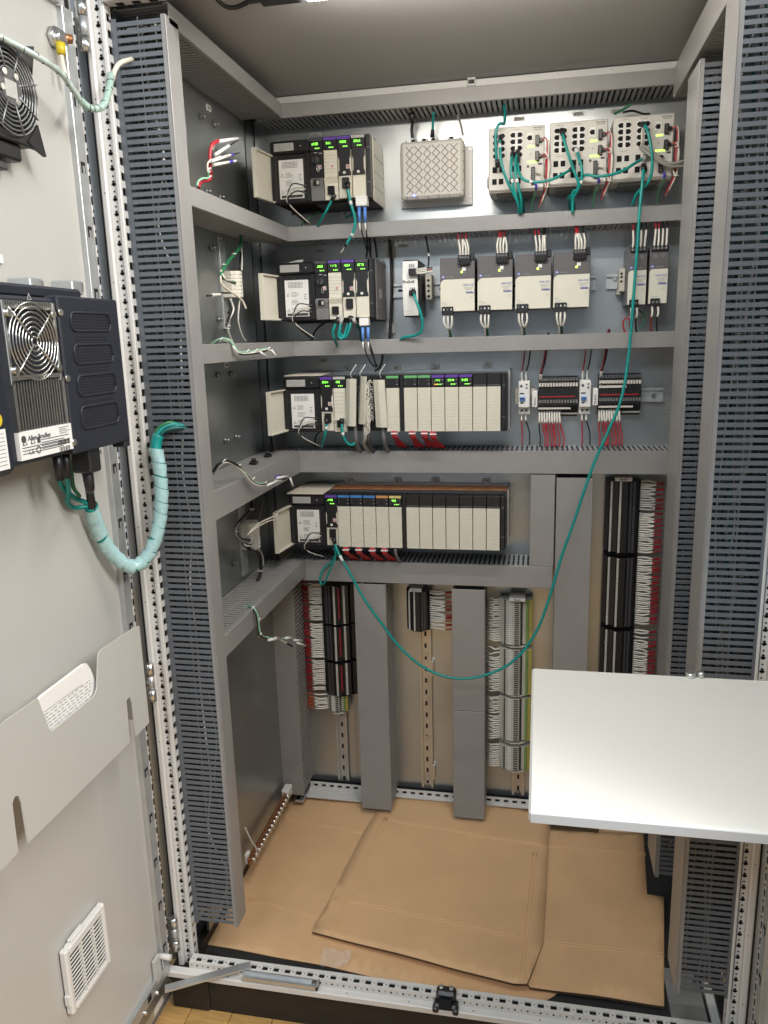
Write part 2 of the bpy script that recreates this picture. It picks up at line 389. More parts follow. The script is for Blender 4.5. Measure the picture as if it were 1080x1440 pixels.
# door stay
st = thing('door_stay', (-400, -790, -120), 'flat steel door stay arm resting on the white sill', 'stay')
a = P(232, 1392, 'z', -118); c = P(352, 1358, 'z', -104)
arm = MB(); dv = (c-a).normalized(); nv = Vector((-dv.y, dv.x, 0)).normalized()*9
arm.add([a-nv, a+nv, c+nv, c-nv, a-nv+Vector((0, 0, 4)), a+nv+Vector((0, 0, 4)), c+nv+Vector((0, 0, 4)), c-nv+Vector((0, 0, 4))], [(0, 3, 2, 1), (4, 5, 6, 7), (0, 1, 5, 4), (1, 2, 6, 5), (2, 3, 7, 6), (3, 0, 4, 7)])
arm.build('arm', 'zinc', st)
a = P(345, 1365, 'z', -112); c = P(448, 1383, 'z', -112)
tr = MB(); tr.box(a[0], c[0], -784, -768, -119, -115); tr.box(a[0], c[0], -786, -783, -119, -110, 0); tr.box(a[0], c[0], -770, -767, -119, -109, 0); tr.box(c[0]-3, c[0], -786, -767, -119, -108, 0)
tr.cyl((c[0]-9, -776, -116), (c[0]-9, -776, -108), 5, 12, 1); tr.build('guide_channel', ['zinc', 'steel'], st)
# sill catch
q = P(627, 1396, 'y', -772)
ct = thing('sill_catch', (q[0], -772, -125), 'black plastic door catch screwed to the middle of the white sill', 'catch')
b = MB(); x = q[0]; b.box(x-24, x+24, -786, -752, -126, -112, 0, 4); b.box(x-20, x+20, -776, -752, -112, -92, 0, 5); b.box(x-13, x+13, -790, -775, -120, -104, 1, 2); b.box(x-26, x-14, -788, -770, -132, -118, 0, 3); b.box(x+14, x+26, -788, -770, -132, -118, 0, 3)
b.build('body', ['black', 'hole'], ct)
for s in (-10, 10): MB().cyl((x+s, -762, -94), (x+s, -762, -88), 5.5, 12, 0, 4.5).build('screw', 'steel', ct)
q = P(885, 1436, 'z', -112); b = MB(); b.box(q[0]-12, q[0]+70, -788, -764, -119, -114); b.cyl((q[0], -776, -115), (q[0], -776, -108), 7, 12); b.box(q[0]-12, q[0]+70, -789, -786, -119, -106)
b.build('second_stay_channel', 'zinc', cab)

# ------------------------------------------------------------------ wire ducts
def duct(label, O, A, N, Bv, L, d, w, pitch=12.5, gap=4.4, sep=False, lip=9, foot=12, neck=True, wires=0, kinds=('teal', 'black_wire', 'white_wire', 'grey_wire', 'black_wire'), splits=(), group=None, both=True, tight=None):
    O, A, N, Bv = Vector(O), Vector(A), Vector(N), Vector(Bv)
    def W_(a, n, b): return O+A*a+N*n+Bv*b
    def bx(mb, a0, a1, n0, n1, b0, b1, m=0, ch=0):
        p, q = W_(a0, n0, b0), W_(a1, n1, b1); mb.box(p[0], q[0], p[1], q[1], p[2], q[2], m, ch)
    T = thing('wire_duct', O+A*L/2, label, 'wire duct', group)
    b = MB(); bx(b, 0, L, 0, 2, 0, w); b.build('base', 'duct', T)
    cs = [0]+list(splits)+[L]
    for i in range(len(cs)-1):
        c = MB(); bx(c, cs[i]+(.6 if i else 0), cs[i+1]-.6, d-2.2, d, -1.2, w+1.2, 0, .9)
        bx(c, cs[i]+(.6 if i else 0), cs[i+1]-.6, d-9, d-2.3, -1.2, -.2); bx(c, cs[i]+(.6 if i else 0), cs[i+1]-.6, d-9, d-2.3, w+.2, w+1.2); c.build('cover', 'cover', T)
    for side in (0, 1):
        b0, b1 = (0, 1.8) if side == 0 else (w-1.8, w)
        s_ = MB(); bx(s_, 0, L, 2.2, foot, b0, b1); bx(s_, 0, L, d-lip, d-2.4, b0, b1)
        n = int(L/pitch); p0 = (L-n*pitch)/2
        if neck: bx(s_, 0, L, d*.5-.9, d*.5+.9, b0+.6, b1-.6)
        if sep and side == 0:
            s_.build('side_rail', 'duct', T)
            f = MB(); bx(f, p0+gap/2, p0+pitch-gap/2, foot+.1, d-lip-.1, b0, b1, 0, .5); f0 = f.build('finger', 'duct', T)
            for i in range(1, n): again(f0, A*(i*pitch), T)
        elif both or side == 0:
            g2 = 1.0 if sep or side == tight else gap  # unseen walls get nearly closed slots to keep light out of the duct
            for i in range(n): bx(s_, p0+i*pitch+g2/2, p0+(i+1)*pitch-g2/2, foot+.1, d-lip-.1, b0, b1)
            s_.build('slotted_wall', 'duct' if sep else 'duct_lit', T, kind='stuff')
        else: s_.build('side_rail', 'duct', T)
    rnd = random.Random(label)
    for i in range(wires):
        k = rnd.choice(kinds); n0, b0 = rnd.uniform(14, d-18), rnd.uniform(5, max(6, w-6)); pts = []
        m_ = max(4, int(L/110))
        for j in range(m_+1): pts.append(W_(min(L-4, max(4, L*j/m_)), min(d-13, max(8, n0+rnd.uniform(-16, 16))), min(w-4, max(4, b0+rnd.uniform(-10, 10)))))
        MB().tube(spline(pts, 4), rnd.choice((1.6, 2.0, 3.0)), 6, 0).build('wire', k, T)
    return T
X, Y_, Z_ = (1, 0, 0), (0, 1, 0), (0, 0, 1); NY = (0, -1, 0); NX = (-1, 0, 0)
XCL, XCR = -431, 463
g_v = 'slotted side wall ducts'; g_s = 'wire ducts along the side panel'; g_r = 'wire ducts across the back panel'; g_l = 'short upright ducts below the racks'
duct('tall slate grey slotted wire duct next to the hinge post of the open door', (-534, -725, -44), Z_, X, Y_, 1772, 103, 46, 12.26, 4.5, sep=True, wires=9, group=g_v, lip=6, kinds=('teal', 'teal_dark', 'black_wire', 'black_wire', 'white_wire', 'green_wire'))
duct('tall slotted wire duct beside the perforated post behind the white desk', (565, -742, -50), Z_, NX, Y_, 1830, 102, 86, 12.4, 4.9, sep=True, wires=9, group=g_v, lip=6, kinds=('black_wire', 'white_wire', 'white_wire', 'grey_wire', 'teal_dark'))
duct('narrower slotted wire duct set deeper, behind the tall duct near the switches', (565, -452, -18), Z_, NX, Y_, 1682, 102, 113, 12.3, 4.2, sep=True, wires=6, group=g_v, lip=7, kinds=('black_wire', 'white_wire', 'black_wire', 'grey_wire'))
duct('grey duct running along the back just under the roof', (-500, 0, 1718), X, NY, Z_, 1000, 115, 30, 12.6, 5, group=g_r, foot=6)
duct('grey duct across the back between the switches and the row of power supplies', (-500, 0, 1434), X, NY, Z_, 1020, 115, 32, 12.6, 5, group=g_r, foot=6)
duct('grey duct across the back under the row of power supplies', (-500, 0, 1152.5), X, NY, Z_, 1020, 115, 34.5, 12.6, 5, group=g_r, foot=6)
duct('wider grey duct across the back under the circuit breakers', (-500, 0, 849), X, NY, Z_, 1020, 115, 55, 12.6, 5, group=g_r, foot=6, tight=0, wires=7, kinds=('red_wire', 'black_wire'))
duct('grey duct across the back below the lowest controller rack', (-500, 0, 548), X, NY, Z_, 731, 115, 56, 12.6, 5, group=g_r, foot=6, tight=0, wires=7, kinds=('red_wire', 'teal_dark', 'black_wire'))
duct('topmost side duct running back under the cabinet roof above the bare side panel', (-534, -712, 1718), Y_, X, Z_, 595, 103, 31, 12.2, 4, group=g_s, foot=6)
duct('side duct below the red and white loose wire ends', (-534, -679, 1434), Y_, X, Z_, 562, 103, 32, 12.2, 4, group=g_s, foot=6)
duct('side duct carrying the green wire bundle below the upper grey terminals', (-534, -679, 1152.5), Y_, X, Z_, 562, 103, 34.5, 12.2, 4, group=g_s, foot=6, splits=(170,))
duct('side duct seen from above with two black caps lying on its slots', (-534, -679, 849), Y_, X, Z_, 562, 103, 55, 13.5, 5.4, group=g_s, foot=6, splits=(330,), tight=0)
duct('lowest side duct seen from above under the lower grey terminals', (-534, -679, 562), Y_, X, Z_, 562, 103, 44, 13.5, 5.4, group=g_s, foot=6, splits=(230,), tight=0)
duct('top side duct sloping back above the stacked switches on the far side', (565, -655, 1680), Y_, NX, Z_, 505, 102, 60, 12.2, 4, group=g_s, foot=6)
duct('upright duct between the side panel and the red wired black terminals', (-545, 0, -118), Z_, NY, X, 660, 115, 72, 12.5, 5, group=g_l, foot=6)
duct('upright duct between the black terminals and the empty middle rail', (-296, 0, -141), Z_, NY, X, 684, 115, 86, 12.5, 5, group=g_l, foot=6)
duct('upright duct with a cover seam between the middle rail and the grey terminals', (-29, 0, -143), Z_, NY, X, 680, 115, 85, 12.5, 5, group=g_l, foot=6, splits=(330,))
duct('upright duct in front of the tall black terminals, partly behind the white desk', (237, 0, -140), Z_, NY, X, 979, 117, 86, 12.5, 5, group=g_l, foot=6)
duct('short upright duct at the free end of the lowest controller rack', (173, 0, 606), Z_, NY, X, 240, 113, 58, 12.5, 5, group=g_l, foot=6)
# ------------------------------------------------------------------ controller racks
YF = -150
SP = 34.2
_cov = {}
def shared(key, maker, off, parent):
    """maker() builds the piece at the origin of the rack slot once; later calls share its mesh"""
    if key not in _cov:
        mb, name, mats = maker(); mb.v = [(v[0]+off[0], v[1]+off[1], v[2]+off[2]) for v in mb.v]
        o = mb.build(name, mats, parent); _cov[key] = (o, Vector(off)); return o
    o, o0 = _cov[key]; return again(o, Vector(off)-o0, parent)
HM = 140.0
def io_cover():
    b = MB(); w = SP-1.2; zs = [0, 36]; h = (HM*.775-37)/10
    b.box(.6, w, -3.3, 12, 0, HM*.775, 0, .8)
    for i in range(4): b.box(.6, w, -4, -3, i*9.2+.2, i*9.2+9.0, 0, .35)
    for i in range(10): b.box(.6, w, -4, -3, 37.4+i*h+.15, 37.4+i*h+h-.15, 0, .35)
    return b, 'terminal_cover', 'beige'
def blank_cap():
    b = MB(); b.box(.4, SP-.4, -2.5, 12, HM*.78, HM, 0, 1); b.box(2, SP-2, -3, -2.4, HM*.80, HM*.81, 1); return b, 'top_cap', ['black', 'midgrey']
def module_body():
    b = MB(); b.box(.2, SP-.2, 10, 140, 1, HM-1, 0, 1); return b, 'body', ['black']
def display():
    b = MB(); b.box(.8, SP-.8, -3.2, 12, HM*.79, HM, 0, .8); return b, 'display', ['black']
def glyphs(mb, x, z, rnd, n=4, s=1.0, m=0):
    """four segment-like lit characters"""
    for i in range(n):
        cx = x+i*4.6*s
        for j, (a, c, d, e) in enumerate(((0, 3, 0, .8), (0, 3, 2.4, 3.2), (0, 3, 4.8, 5.6), (0, .8, 0, 5.6), (2.4, 3.2, 0, 5.6))):
            if rnd.random() < .68: mb.box(cx+a*s, cx+c*s, YF-3.9, YF-3.3, z+d*s, z+e*s, m)
def leds(mb, x, z, n, step=4.2, s=2.2, m=0):
    for i in range(n): mb.box(x+i*step, x+i*step+s, YF-3.9, YF-3.3, z, z+s, m)
def triangle_sign(mb, x, z, s, y, m):
    mb.tube([(x, y, z), (x+s, y, z), (x+s/2, y, z+s*.9), (x, y, z)], s*.07, 4, m)
def rack(label, X0, zb, specs, ears, side, seed, top=None):
    n = len(specs); rnd = random.Random(seed); zt = zb+HM; brk = 11 if n > 6 else 0
    R = thing('controller_rack', (X0+n*SP/2-40, -75, zb), label, 'controller rack', 'controller racks on the back panel')
    XE = X0+n*SP+brk+11
    b = MB(); b.box(X0-96, XE, -8, -2, zb-6, zt+4, 0); b.box(X0-2, XE+2, -78, -8, zt-2, zt+1, 1); b.box(X0-2, XE+2, -108, -78.2, zt-2, zt+.6, 0); b.box(X0-2, XE+2, -108, -8, zb-3, zb, 0)
    if n > 4: b.box(X0-2, XE+8, -10, -3, zt-4, zt+5, 2); b.box(XE+4, XE+8, -90, -3, zb-2, zt+5, 2)
    b.build('chassis', ['darkgrey', top or 'zinc', 'zinc'], R)
    for u, v in ears:
        q = P(u, v, 'y', -4); e = MB(); e.prism([(q[0]-15, q[2]-16), (q[0]+15, q[2]-16), (q[0]+10, q[2]+8), (q[0]-10, q[2]+8)], 'y', -6, -2); o = e.build('mounting_ear', 'frame_paint', R)
        MB().cyl((q[0], -11, q[2]), (q[0], -5, q[2]), 5, 10).build('screw', 'zinc_dark', o)
    e = MB(); e.box(XE-10.6, XE, YF-2, -10, zb, zt, 0, 1.5)
    for z in (zb+34, zt-30): e.box(XE-8, XE-1, YF-3, YF-1.5, z, z+2, 1)
    e.build('end_cap', ['black', 'midgrey'], R)
    if brk: B('divider', 'black', X0+6*SP+.4, X0+6*SP+brk-.4, YF+2, -10, zb+2, zt, R, ch=1)
    sp_ = MB(); sp_.box(XE+.2, XE+3, -128, -8, zb-4, zt-2, 0, 1)
    for z in (zb+28, zb+62, zb+98): sp_.box(XE+2.9, XE+3.6, -126, -10, z, z+1.6, 1)
    if side == 'midgrey': sp_.box(XE+2.9, XE+3.5, -95, -60, zb+48, zb+72, 2)
    sp_.build('side_plate', [side, 'print_grey', 'label_grey'], R)
    # power supply
    xp = X0-98
    p = MB(); p.box(xp+2, X0-.6, -146, -8, zb+2, zt-30, 0, 2); p.box(xp, X0-.6, YF-2, -10, zt-29, zt-1, 0, 4); p.box(xp+1, xp+13, YF+1, -20, zb, zt-30, 0, 2); p.box(X0-15, X0-.8, YF-1, -20, zb+1, zt-30, 0, 2); p.box(xp+4, X0-2, -149, -20, zb-1, zb+5, 0, 2)
    for i in range(12): p.box(xp+12+i*7, xp+15+i*7, -120, -20, zb-2.5, zb-.6, 1)
    p.cyl((X0-21, YF-3, zt-15), (X0-21, YF-1.5, zt-15), 1.2, 8, 2)
    ps = p.build('power_supply', ['black', 'hole', 'label'], R)
    q = MB(); q.box(xp+11, xp+60, YF-2.9, YF-2.1, zt-24, zt-7, 0)
    for i in range(4): q.box(xp+15, xp+56, YF-3.2, YF-2.8, zt-20.5+i*3.4, zt-19.8+i*3.4, 1)
    q.build('rating_label', ['label_grey', 'print_grey'], ps)
    q = MB(); lx0, lx1, lz0, lz1 = xp+19, xp+80, zb+9, zt-43; y = -147
    q.box(lx0, lx1, y, -146.1, lz0, lz1, 0)
    q.box(lx0+4, lx1-4, y-.4, y-.05, lz0+2, lz0+8, 1)
    if rnd.random() < 2:
        for i in range(5): q.box(lx0+9, lx1-14, y-.3, y-.05, lz1-6-i*3.0, lz1-5.2-i*3.0, 2)
        for i in range(4): q.box(lx0+9+i*9.4, lx0+9.5+i*9.4, y-.3, y-.05, lz1-18, lz1-5, 2)
        for k, zz in enumerate((lz1-30, lz1-48, lz1-68)):
            for i in range(4): q.box(lx0+16, lx0+36-rnd.random()*7, y-.3, y-.05, zz-i*3.2, zz-i*3.2+.8, 2)
            if k != 1: triangle_sign(q, lx0+4, zz-8, 8, y-.2, 2)
        for i in range(3): q.box(lx1-12, lx1-5-(i % 2)*3, y-.3, y-.05, lz1-36-i*5, lz1-34.6-i*5, 2)
    q.build('warning_label', ['label', 'print', 'darkgrey'], ps)
    q = MB(); q.box(xp+82, xp+88, YF-1, -140, zb+14, zb+44, 0, 1)
    for i in range(3): q.cyl((xp+85, YF-1.6, zb+20+i*8), (xp+85, YF-.8, zb+20+i*8), 2, 8, 1)
    q.build('connector', ['black', 'midgrey'], ps)
    # open flap
    dz0, dz1 = zb+1, zt-31; f = MB(); sw = 10
    def fx(y): return xp-1-sw*(YF-y)/-90.0*-1
    pts = [(xp-1, YF+2), (xp-12, YF-88), (xp-15, YF-88), (xp-4, YF+2)]
    f.prism(pts, 'z', dz0, dz1)
    for z in (dz0, dz1-3): f.prism([(xp+6, YF+2), (xp-5, YF-88), (xp-12, YF-88), (xp-1, YF+2)], 'z', z, z+3)
    f.prism([(xp-4, YF-84), (xp-5, YF-90), (xp-15, YF-90), (xp-14, YF-84)], 'z', dz0, dz1)
    f.box(xp-6, xp+9, YF+1, YF+5, dz0+1, dz0+5)
    f.build('flap', 'beige', ps)
    for k, (dx, mt) in enumerate(((0, 'black_wire'), (4, 'white_wire'), (2, 'black_wire'))):
        z0 = zb+20+k*8; zend = zb-32
        MB().tube(spline([(xp+84, YF-2, z0), (xp+66-k*4, YF-22, z0+1), (xp+48-dx, YF-26, zb+4), (xp+50+dx, YF-10, zb-16), (xp+66+dx*3, -104, zend-12)], 6), 1.5, 6).build('wire', mt, ps)
    # modules
    for i, sp in enumerate(specs):
        kind, band = sp[0], sp[1]; x = X0+i*SP+(brk if i > 5 else 0); off = (x, YF, zb)
        o = shared('mb', module_body, off, R); o.name = 'module'; reg(o, (x+SP/2, WLOC_body(off)[1], zb+1))
        if kind == 'gap': continue
        if kind == 'blank':
            shared('cap', blank_cap, off, o); shared('io', io_cover, off, o); continue
        shared('disp', display, off, o)
        if band: B('colour_band', band, x+1.5, x+SP-1.5, YF-3.8, YF-2.8, zt-7.5, zt-1.2, o)
        L_ = MB(); lm = sp[2] if len(sp) > 2 else 1
        if kind != 'io' or lm:
            glyphs(L_, x+8, zt-16.5, rnd, 4 if lm > 1 else 3, .85); leds(L_, x+15, zt-25, 3)
        if kind == 'io':
            for j in range(3): L_.box(x+3.5, x+4.4, YF-3.8, YF-3.2, zt-14-j*4, zt-12.5-j*4, 1)
            L_.box(x+27, x+29, YF-3.8, YF-3.2, zt-14, zt-12, 1); L_.box(x+27, x+30, YF-3.8, YF-3.2, zt-24, zt-21.5, 1)
        if lm == 3: leds(L_, x+8, zt-25, 2, m=2)
        if L_.v: L_.build('status_light', ['led', 'print_grey', 'led_orange'], o)
        z1 = zt-HM*.21
        if kind == 'io': shared('io', io_cover, off, o)
        elif kind == 'cpu':
            f = MB(); f.box(x+1, x+SP-1, YF-1, YF+10, zb+HM*.36, z1, 0, 1); f.cyl((x+16, YF-9, zb+90), (x+16, YF, zb+90), 8, 14, 1); f.box(x+14.5, x+17.5, YF-12, YF-8, zb+82, zb+98, 0); f.box(x+12, x+19, YF-2, YF-.8, zb+106, zb+108, 2); f.box(x+24, x+31, YF-2, YF-.8, zb+104, zb+106, 2)
            f.build('key_switch_plate', ['black', 'darkgrey', 'label_grey'], o)
            w = MB(); w.prism([(YF+10, zb), (YF-1, zb), (YF-2, zb+HM*.18), (YF-8, zb+HM*.30), (YF-1, zb+HM*.36), (YF+10, zb+HM*.36)], 'x', x+1, x+SP-1, 0); w.box(x+9, x+24, YF-8.5, YF+6, zb+HM*.24, zb+HM*.33, 1); w.box(x+17, x+23, YF-9, YF-8, zb+HM*.25, zb+HM*.31, 2); w.build('port_cover', ['midgrey', 'hole', 'label_grey'], o)
            w = MB(); w.tube([(x+23+math.cos(t_/12*6.28)*3, YF-12, zb+70+math.sin(t_/12*6.28)*8) for t_ in range(13)], .7, 5); w.build('key_ring', 'steel', o)
        elif kind in ('comm', 'comm_long'):
            f = MB(); lo = zb+HM*(.36 if kind == 'comm' else .24); f.box(x+1, x+SP-1, YF-2, YF+10, lo, z1, 0, 1)
            for j in range(6): f.box(x+1.4, x+SP-1.4, YF-2.4, YF-1.9, z1-12-j*(z1-lo)/8, z1-11.4-j*(z1-lo)/8, 1)
            f.build('front_cover', ['beige', 'print_grey'], o)
            w = MB(); w.prism([(YF+10, zb), (YF-1, zb), (YF-2, lo-14), (YF-8, lo-2), (YF-2, lo), (YF+10, lo)], 'x', x+1, x+SP-1, 0); w.box(x+9, x+25, YF-9, YF+4, zb+12, zb+30, 1, 1); w.build('port_cover', ['beige', 'hole'], o)
        else:
            lo = zb+HM*.37
            f = MB(); f.box(x+1, x+SP-1, YF-.6, YF+10, zb+HM*.33, z1, 1, 1)
            xs = [(x+1.4, z1), (x+SP-1.4, z1), (x+SP-1.6, z1-HM*.11), (x+SP-5, z1-HM*.16), (x+SP-4.6, zb+HM*.46), (x+SP-2, zb+HM*.42), (x+SP-2, lo), (x+2, lo), (x+2, zb+HM*.42), (x+4.6, zb+HM*.46), (x+5, z1-HM*.16), (x+1.6, z1-HM*.11)]
            f.prism(xs, 'y', YF-2.4, YF-.4, 0); f.build('front_cover', ['black', 'beige'], o)
            w = MB(); w.box(x+13, x+19, YF-3, YF-2.3, zb+HM*.40, zb+HM*.44, 0); w.build('address_label', 'label', o)
            w = MB(); w.box(x+1, x+SP-1, YF-2 if kind == 'fibre' else YF+1, YF+10, zb+2, lo-1, 0, 1)
            if kind == 'hour': w.box(x+10, x+27, YF-6, YF+4, zb+HM*.17, zb+HM*.34, 1, 1.5)
            w.build('port_cover', ['beige', 'black'], o)
        if kind in ('comm', 'cpu', 'hour'):
            rz = zb+HM*(.50 if kind != 'hour' else .48); rx = x+(18 if kind == 'comm' else 21)
            w = MB(); w.box(rx, rx+8, YF-3.6, YF-2.2, rz, rz+8.5, 0); w.box(rx+1.4, rx+6.6, YF-4, YF-3.5, rz+1.4, rz+7.1, 1); w.box(rx+3.4, rx+4.6, YF-4.3, YF-3.9, rz+2.6, rz+5.8, 0); w.build('address_switch', ['label', 'red_plastic'], o)
    return R
def WLOC_body(off): return Vector((off[0]+SP/2, off[1]+75, off[2]+1))
r1 = rack('four slot controller rack in the top row with pale vented side plate', -357, 1518, [('cpu', 'darkgrey', 2), ('comm', 'purple', 1), ('hour', 'purple', 2), ('fibre', 'label_grey', 2)], [(486, 300)], 'beige', 1)
r2 = rack('four slot controller rack in the second row with dark grey side plate', -358, 1240, [('cpu', 'darkgrey', 2), ('comm', 'purple', 2), ('hour', 'purple', 2), ('fibre', 'darkgrey', 2)], [], 'midgrey', 2)
r3 = rack('long controller rack in the third row with white wire bundles spilling from open covers', -357, 960, [('hour', 'purple', 2), ('comm_long', 'label_grey', 1), ('gap', 0), ('gap', 0), ('gap', 0), ('io', 'green_band', 0), ('io', 'green_band', 0), ('io', 'green_band', 0), ('io', 'purple', 3), ('io', 'purple', 2), ('io', 'purple', 2), ('blank', 0), ('blank', 0)],
          [(486.7, 519), (557, 517.6), (611.6, 516), (685.5, 514)], 'darkgrey', 3)
r4 = rack('lowest long controller rack with blue and orange banded modules', -357.5, 656, [('hour', 'purple', 2), ('io', 'blue_band', 0), ('io', 'blue_band', 0), ('io', 'blue_band', 0), ('io', 'orange_band', 0), ('io', 'yellow_band', 1)]+[('blank', 0)]*7,
          [(491, 677.5), (559, 676), (612, 676), (684, 677.5)], 'darkgrey', 4, top='orange_reflection')
# loose sheets lying on the racks' power supplies
for zt_, lab, dx, y0 in ((1100, 'pale cardboard strip lying on the third row rack', 0, -120), (796, 'pale cardboard sheet lying on the fourth row rack', 0, -150)):
    b = MB(); x0 = -357-100; b.add([(x0-2, y0-6, zt_+1), (x0+98, y0-6, zt_+1), (x0+104, -30, zt_+4), (x0+12, -30, zt_+4), (x0-2, y0-6, zt_+3), (x0+98, y0-6, zt_+3), (x0+104, -30, zt_+6), (x0+12, -30, zt_+6)], [(0, 3, 2, 1), (4, 5, 6, 7), (0, 1, 5, 4), (1, 2, 6, 5), (2, 3, 7, 6), (3, 0, 4, 7)])
    b.build('cardboard_strip', 'cream', None, label=lab, cat='cardboard')
for zt_, lab, u, v in ((1380, 'small white paper scrap lying on the second row rack', 418, 364), (1658, 'tiny white paper corner sticking up behind the top rack', 424, 192)):
    q = P(u, v, 'y', -60); b = MB(); b.add([(q[0]-34, -90, zt_), (q[0]+12, -70, zt_), (q[0]+12, -40, zt_+16), (q[0]-8, -40, zt_+14), (q[0]-34, -90, zt_+1), (q[0]+12, -70, zt_+1), (q[0]+12, -40, zt_+17), (q[0]-8, -40, zt_+15)], [(0, 3, 2, 1), (4, 5, 6, 7), (0, 1, 5, 4), (1, 2, 6, 5), (2, 3, 7, 6), (3, 0, 4, 7)])
    b.build('paper_scrap', 'label', None, label=lab, cat='paper')
# third row: three open terminal covers with wire bundles
def open_cover(x, ang, dz, parent, lean=0.):
    b = MB(); w = SP-3; h = 118; c, s = math.cos(ang), math.sin(ang)
    def ring(t, n, z): return (x+t*c-n*s+lean*(z-1020), YF-8-t*s-n*c-abs(lean)*(z-960)*.6, z)
    for i in range(13):
        z0 = 960+dz+i*9.1
        vs = [ring(0, 0, z0), ring(w*.5, 4, z0), ring(w, 0, z0), ring(w, -3, z0), ring(0, -3, z0)]
        b.add(vs+[(v[0]+lean*8.8, v[1], v[2]+8.8) for v in vs], [(0, 1, 2, 3, 4), (9, 8, 7, 6, 5)]+[(i_, (i_+1) % 5, (i_+1) % 5+5, i_+5) for i_ in range(5)])
    vs = [ring(0, -1, 960+dz), ring(w, -1, 960+dz), ring(w, -2.5, 960+dz), ring(0, -2.5, 960+dz)]
    b.add(vs+[(v[0]+lean*h, v[1]-abs(lean)*h*.6, v[2]+h) for v in vs], [(0, 1, 2, 3), (7, 6, 5, 4)]+[(i_, (i_+1) % 4, (i_+1) % 4+4, i_+4) for i_ in range(4)])
    return b.build('open_cover', 'beige', parent)
X3 = -357
mods3 = [o for o in r3.children if o.name.startswith('module')]
for k, (dx, ang, dz, ln) in enumerate(((69, .5, 16, .05), (102, .9, 22, .09), (143, .3, 12, -.03))):
    open_cover(X3+dx, ang, dz, mods3[2+k], ln)
wb = MB(); rnd = random.Random(5)
for i in range(22):
    z0 = 985+i*4.6; x0 = X3+129+rnd.uniform(-3, 3)
    wb.tube(spline([(x0+6, YF+4, z0), (x0+1+rnd.uniform(-3, 2), YF-10, z0+7), (x0-6+rnd.uniform(-9, 7), YF-16, z0-18), (x0-8+rnd.uniform(-5, 5), YF-10, 972), (x0-10+rnd.uniform(-6, 6), YF-2, 945)], 4), 1.1, 5)
wb.build('wire_bundle', 'white_wire', mods3[3])
scr = MB()
for i in range(14): scr.cyl((X3+99, YF-3, 992+i*6.2), (X3+99, YF+6, 992+i*6.2), 1.8, 6); scr.cyl((X3+137, YF-3, 992+i*6.2), (X3+137, YF+6, 992+i*6.2), 1.6, 6)
scr.build('terminal_screw', 'steel', mods3[4])
for dx, y in ((86, 0), (110, 4), (160, -2)):
    MB().tube(spline([(X3+dx, YF, 1092), (X3+dx-2, YF-12, 1104), (X3+dx+4, YF-10, 1116), (X3+dx+12, YF-6, 1128)], 5), 1.0, 5).build('cable_tie', 'label', mods3[3])
for dx, mt in ((88, 'midgrey'), (112, 'grey_wire'), (122, 'darkgrey'), (160, 'midgrey')):
    MB().tube(spline([(X3+dx, YF+2, 972), (X3+dx+2, YF-2, 945), (X3+dx-4+(dx % 7), YF+12, 925), (X3+dx+6, -108, 900)], 5), 5.5, 8).build('wire_bundle', mt, mods3[3])
def red_loop(x, z, parent, s=1):
    b = MB()
    for k in range(7):
        dx = (k-3)*1.9*s; b.tube(spline([(x+dx*.7, YF+6, z+16), (x+dx, YF-6, z+4), (x+dx*.9+3, YF-2, z-10), (x+dx+2, YF+20, z-16), (x+12+dx*2, YF+44, z-38)], 4), 2.1, 5)
    b.box(x-8*s, x+9*s, YF-10, YF+2, z+2, z+5, 1); return b.build('wire_bundle', ['red_wire', 'label'], parent)
for u, v, mi in ((555, 611, 5), (580, 611, 6), (597, 611, 7), (609, 612, 8)):
    q = P(u, v, 'y', YF); red_loop(q[0], q[2], mods3[mi])
mods4 = [o for o in r4.children if o.name.startswith('module')]
for u, v, mi in ((487, 774, 1), (505, 774, 2), (524, 775, 3), (541, 775, 4)):
    q = P(u, v, 'y', YF); red_loop(q[0], q[2], mods4[mi])
MB().tube(spline(PX((556, 772, -150), (557, 780, -148), (562, 790, -125)), 5), 4, 8).build('wire_bundle', 'midgrey', mods4[5])
# ------------------------------------------------------------------ rails, power supplies, switches
def din(label, p0, p1, axis, slots=True, mt='zinc', y=-2, group='slotted mounting rails', name='mounting_rail'):
    """top hat rail along x or z, 35 mm wide"""
    b = MB(); L = p1-p0 if False else None
    a0, a1, c = p0, p1, axis[1]
    def bx(a0, a1, c0, c1, y0, y1, m=0):
        if axis[0] == 'x': b.box(a0, a1, y0, y1, c+c0, c+c1, m)
        else: b.box(c+c0, c+c1, y0, y1, a0, a1, m)
    bx(a0, a1, -12.5, 12.5, y-2, y); bx(a0, a1, -12.5, -11, y-8, y-2); bx(a0, a1, 11, 12.5, y-8, y-2); bx(a0, a1, -17.5, -11, y-9.5, y-8); bx(a0, a1, 11, 17.5, y-9.5, y-8)
    if slots:
        n = int((a1-a0)/36)
        for i in range(n): bx(a0+14+i*36, a0+28+i*36, -3, 3, y-2.4, y-1.9, 1)
    T = b.build(name, [mt, 'hole'], None, label=label, cat='rail', group=group); return T
ZR2 = P(600, 407, 'y', -10)[2]
din('horizontal mounting rail behind the four wide power supplies', P(552, 410, 'y', -10)[0], P(838, 395, 'y', -10)[0], ('x', ZR2))
rs_ = din('short mounting rail stub beside the two narrow power supplies', P(853, 394, 'y', -10)[0], 478, ('x', ZR2+1), slots=False)
ZR3 = P(850, 556, 'y', -10)[2]
r3_ = din('horizontal mounting rail behind the circuit breakers with a round screw at its end', P(727, 560, 'y', -10)[0], P(933, 556, 'y', -10)[0], ('x', ZR3), slots=False)
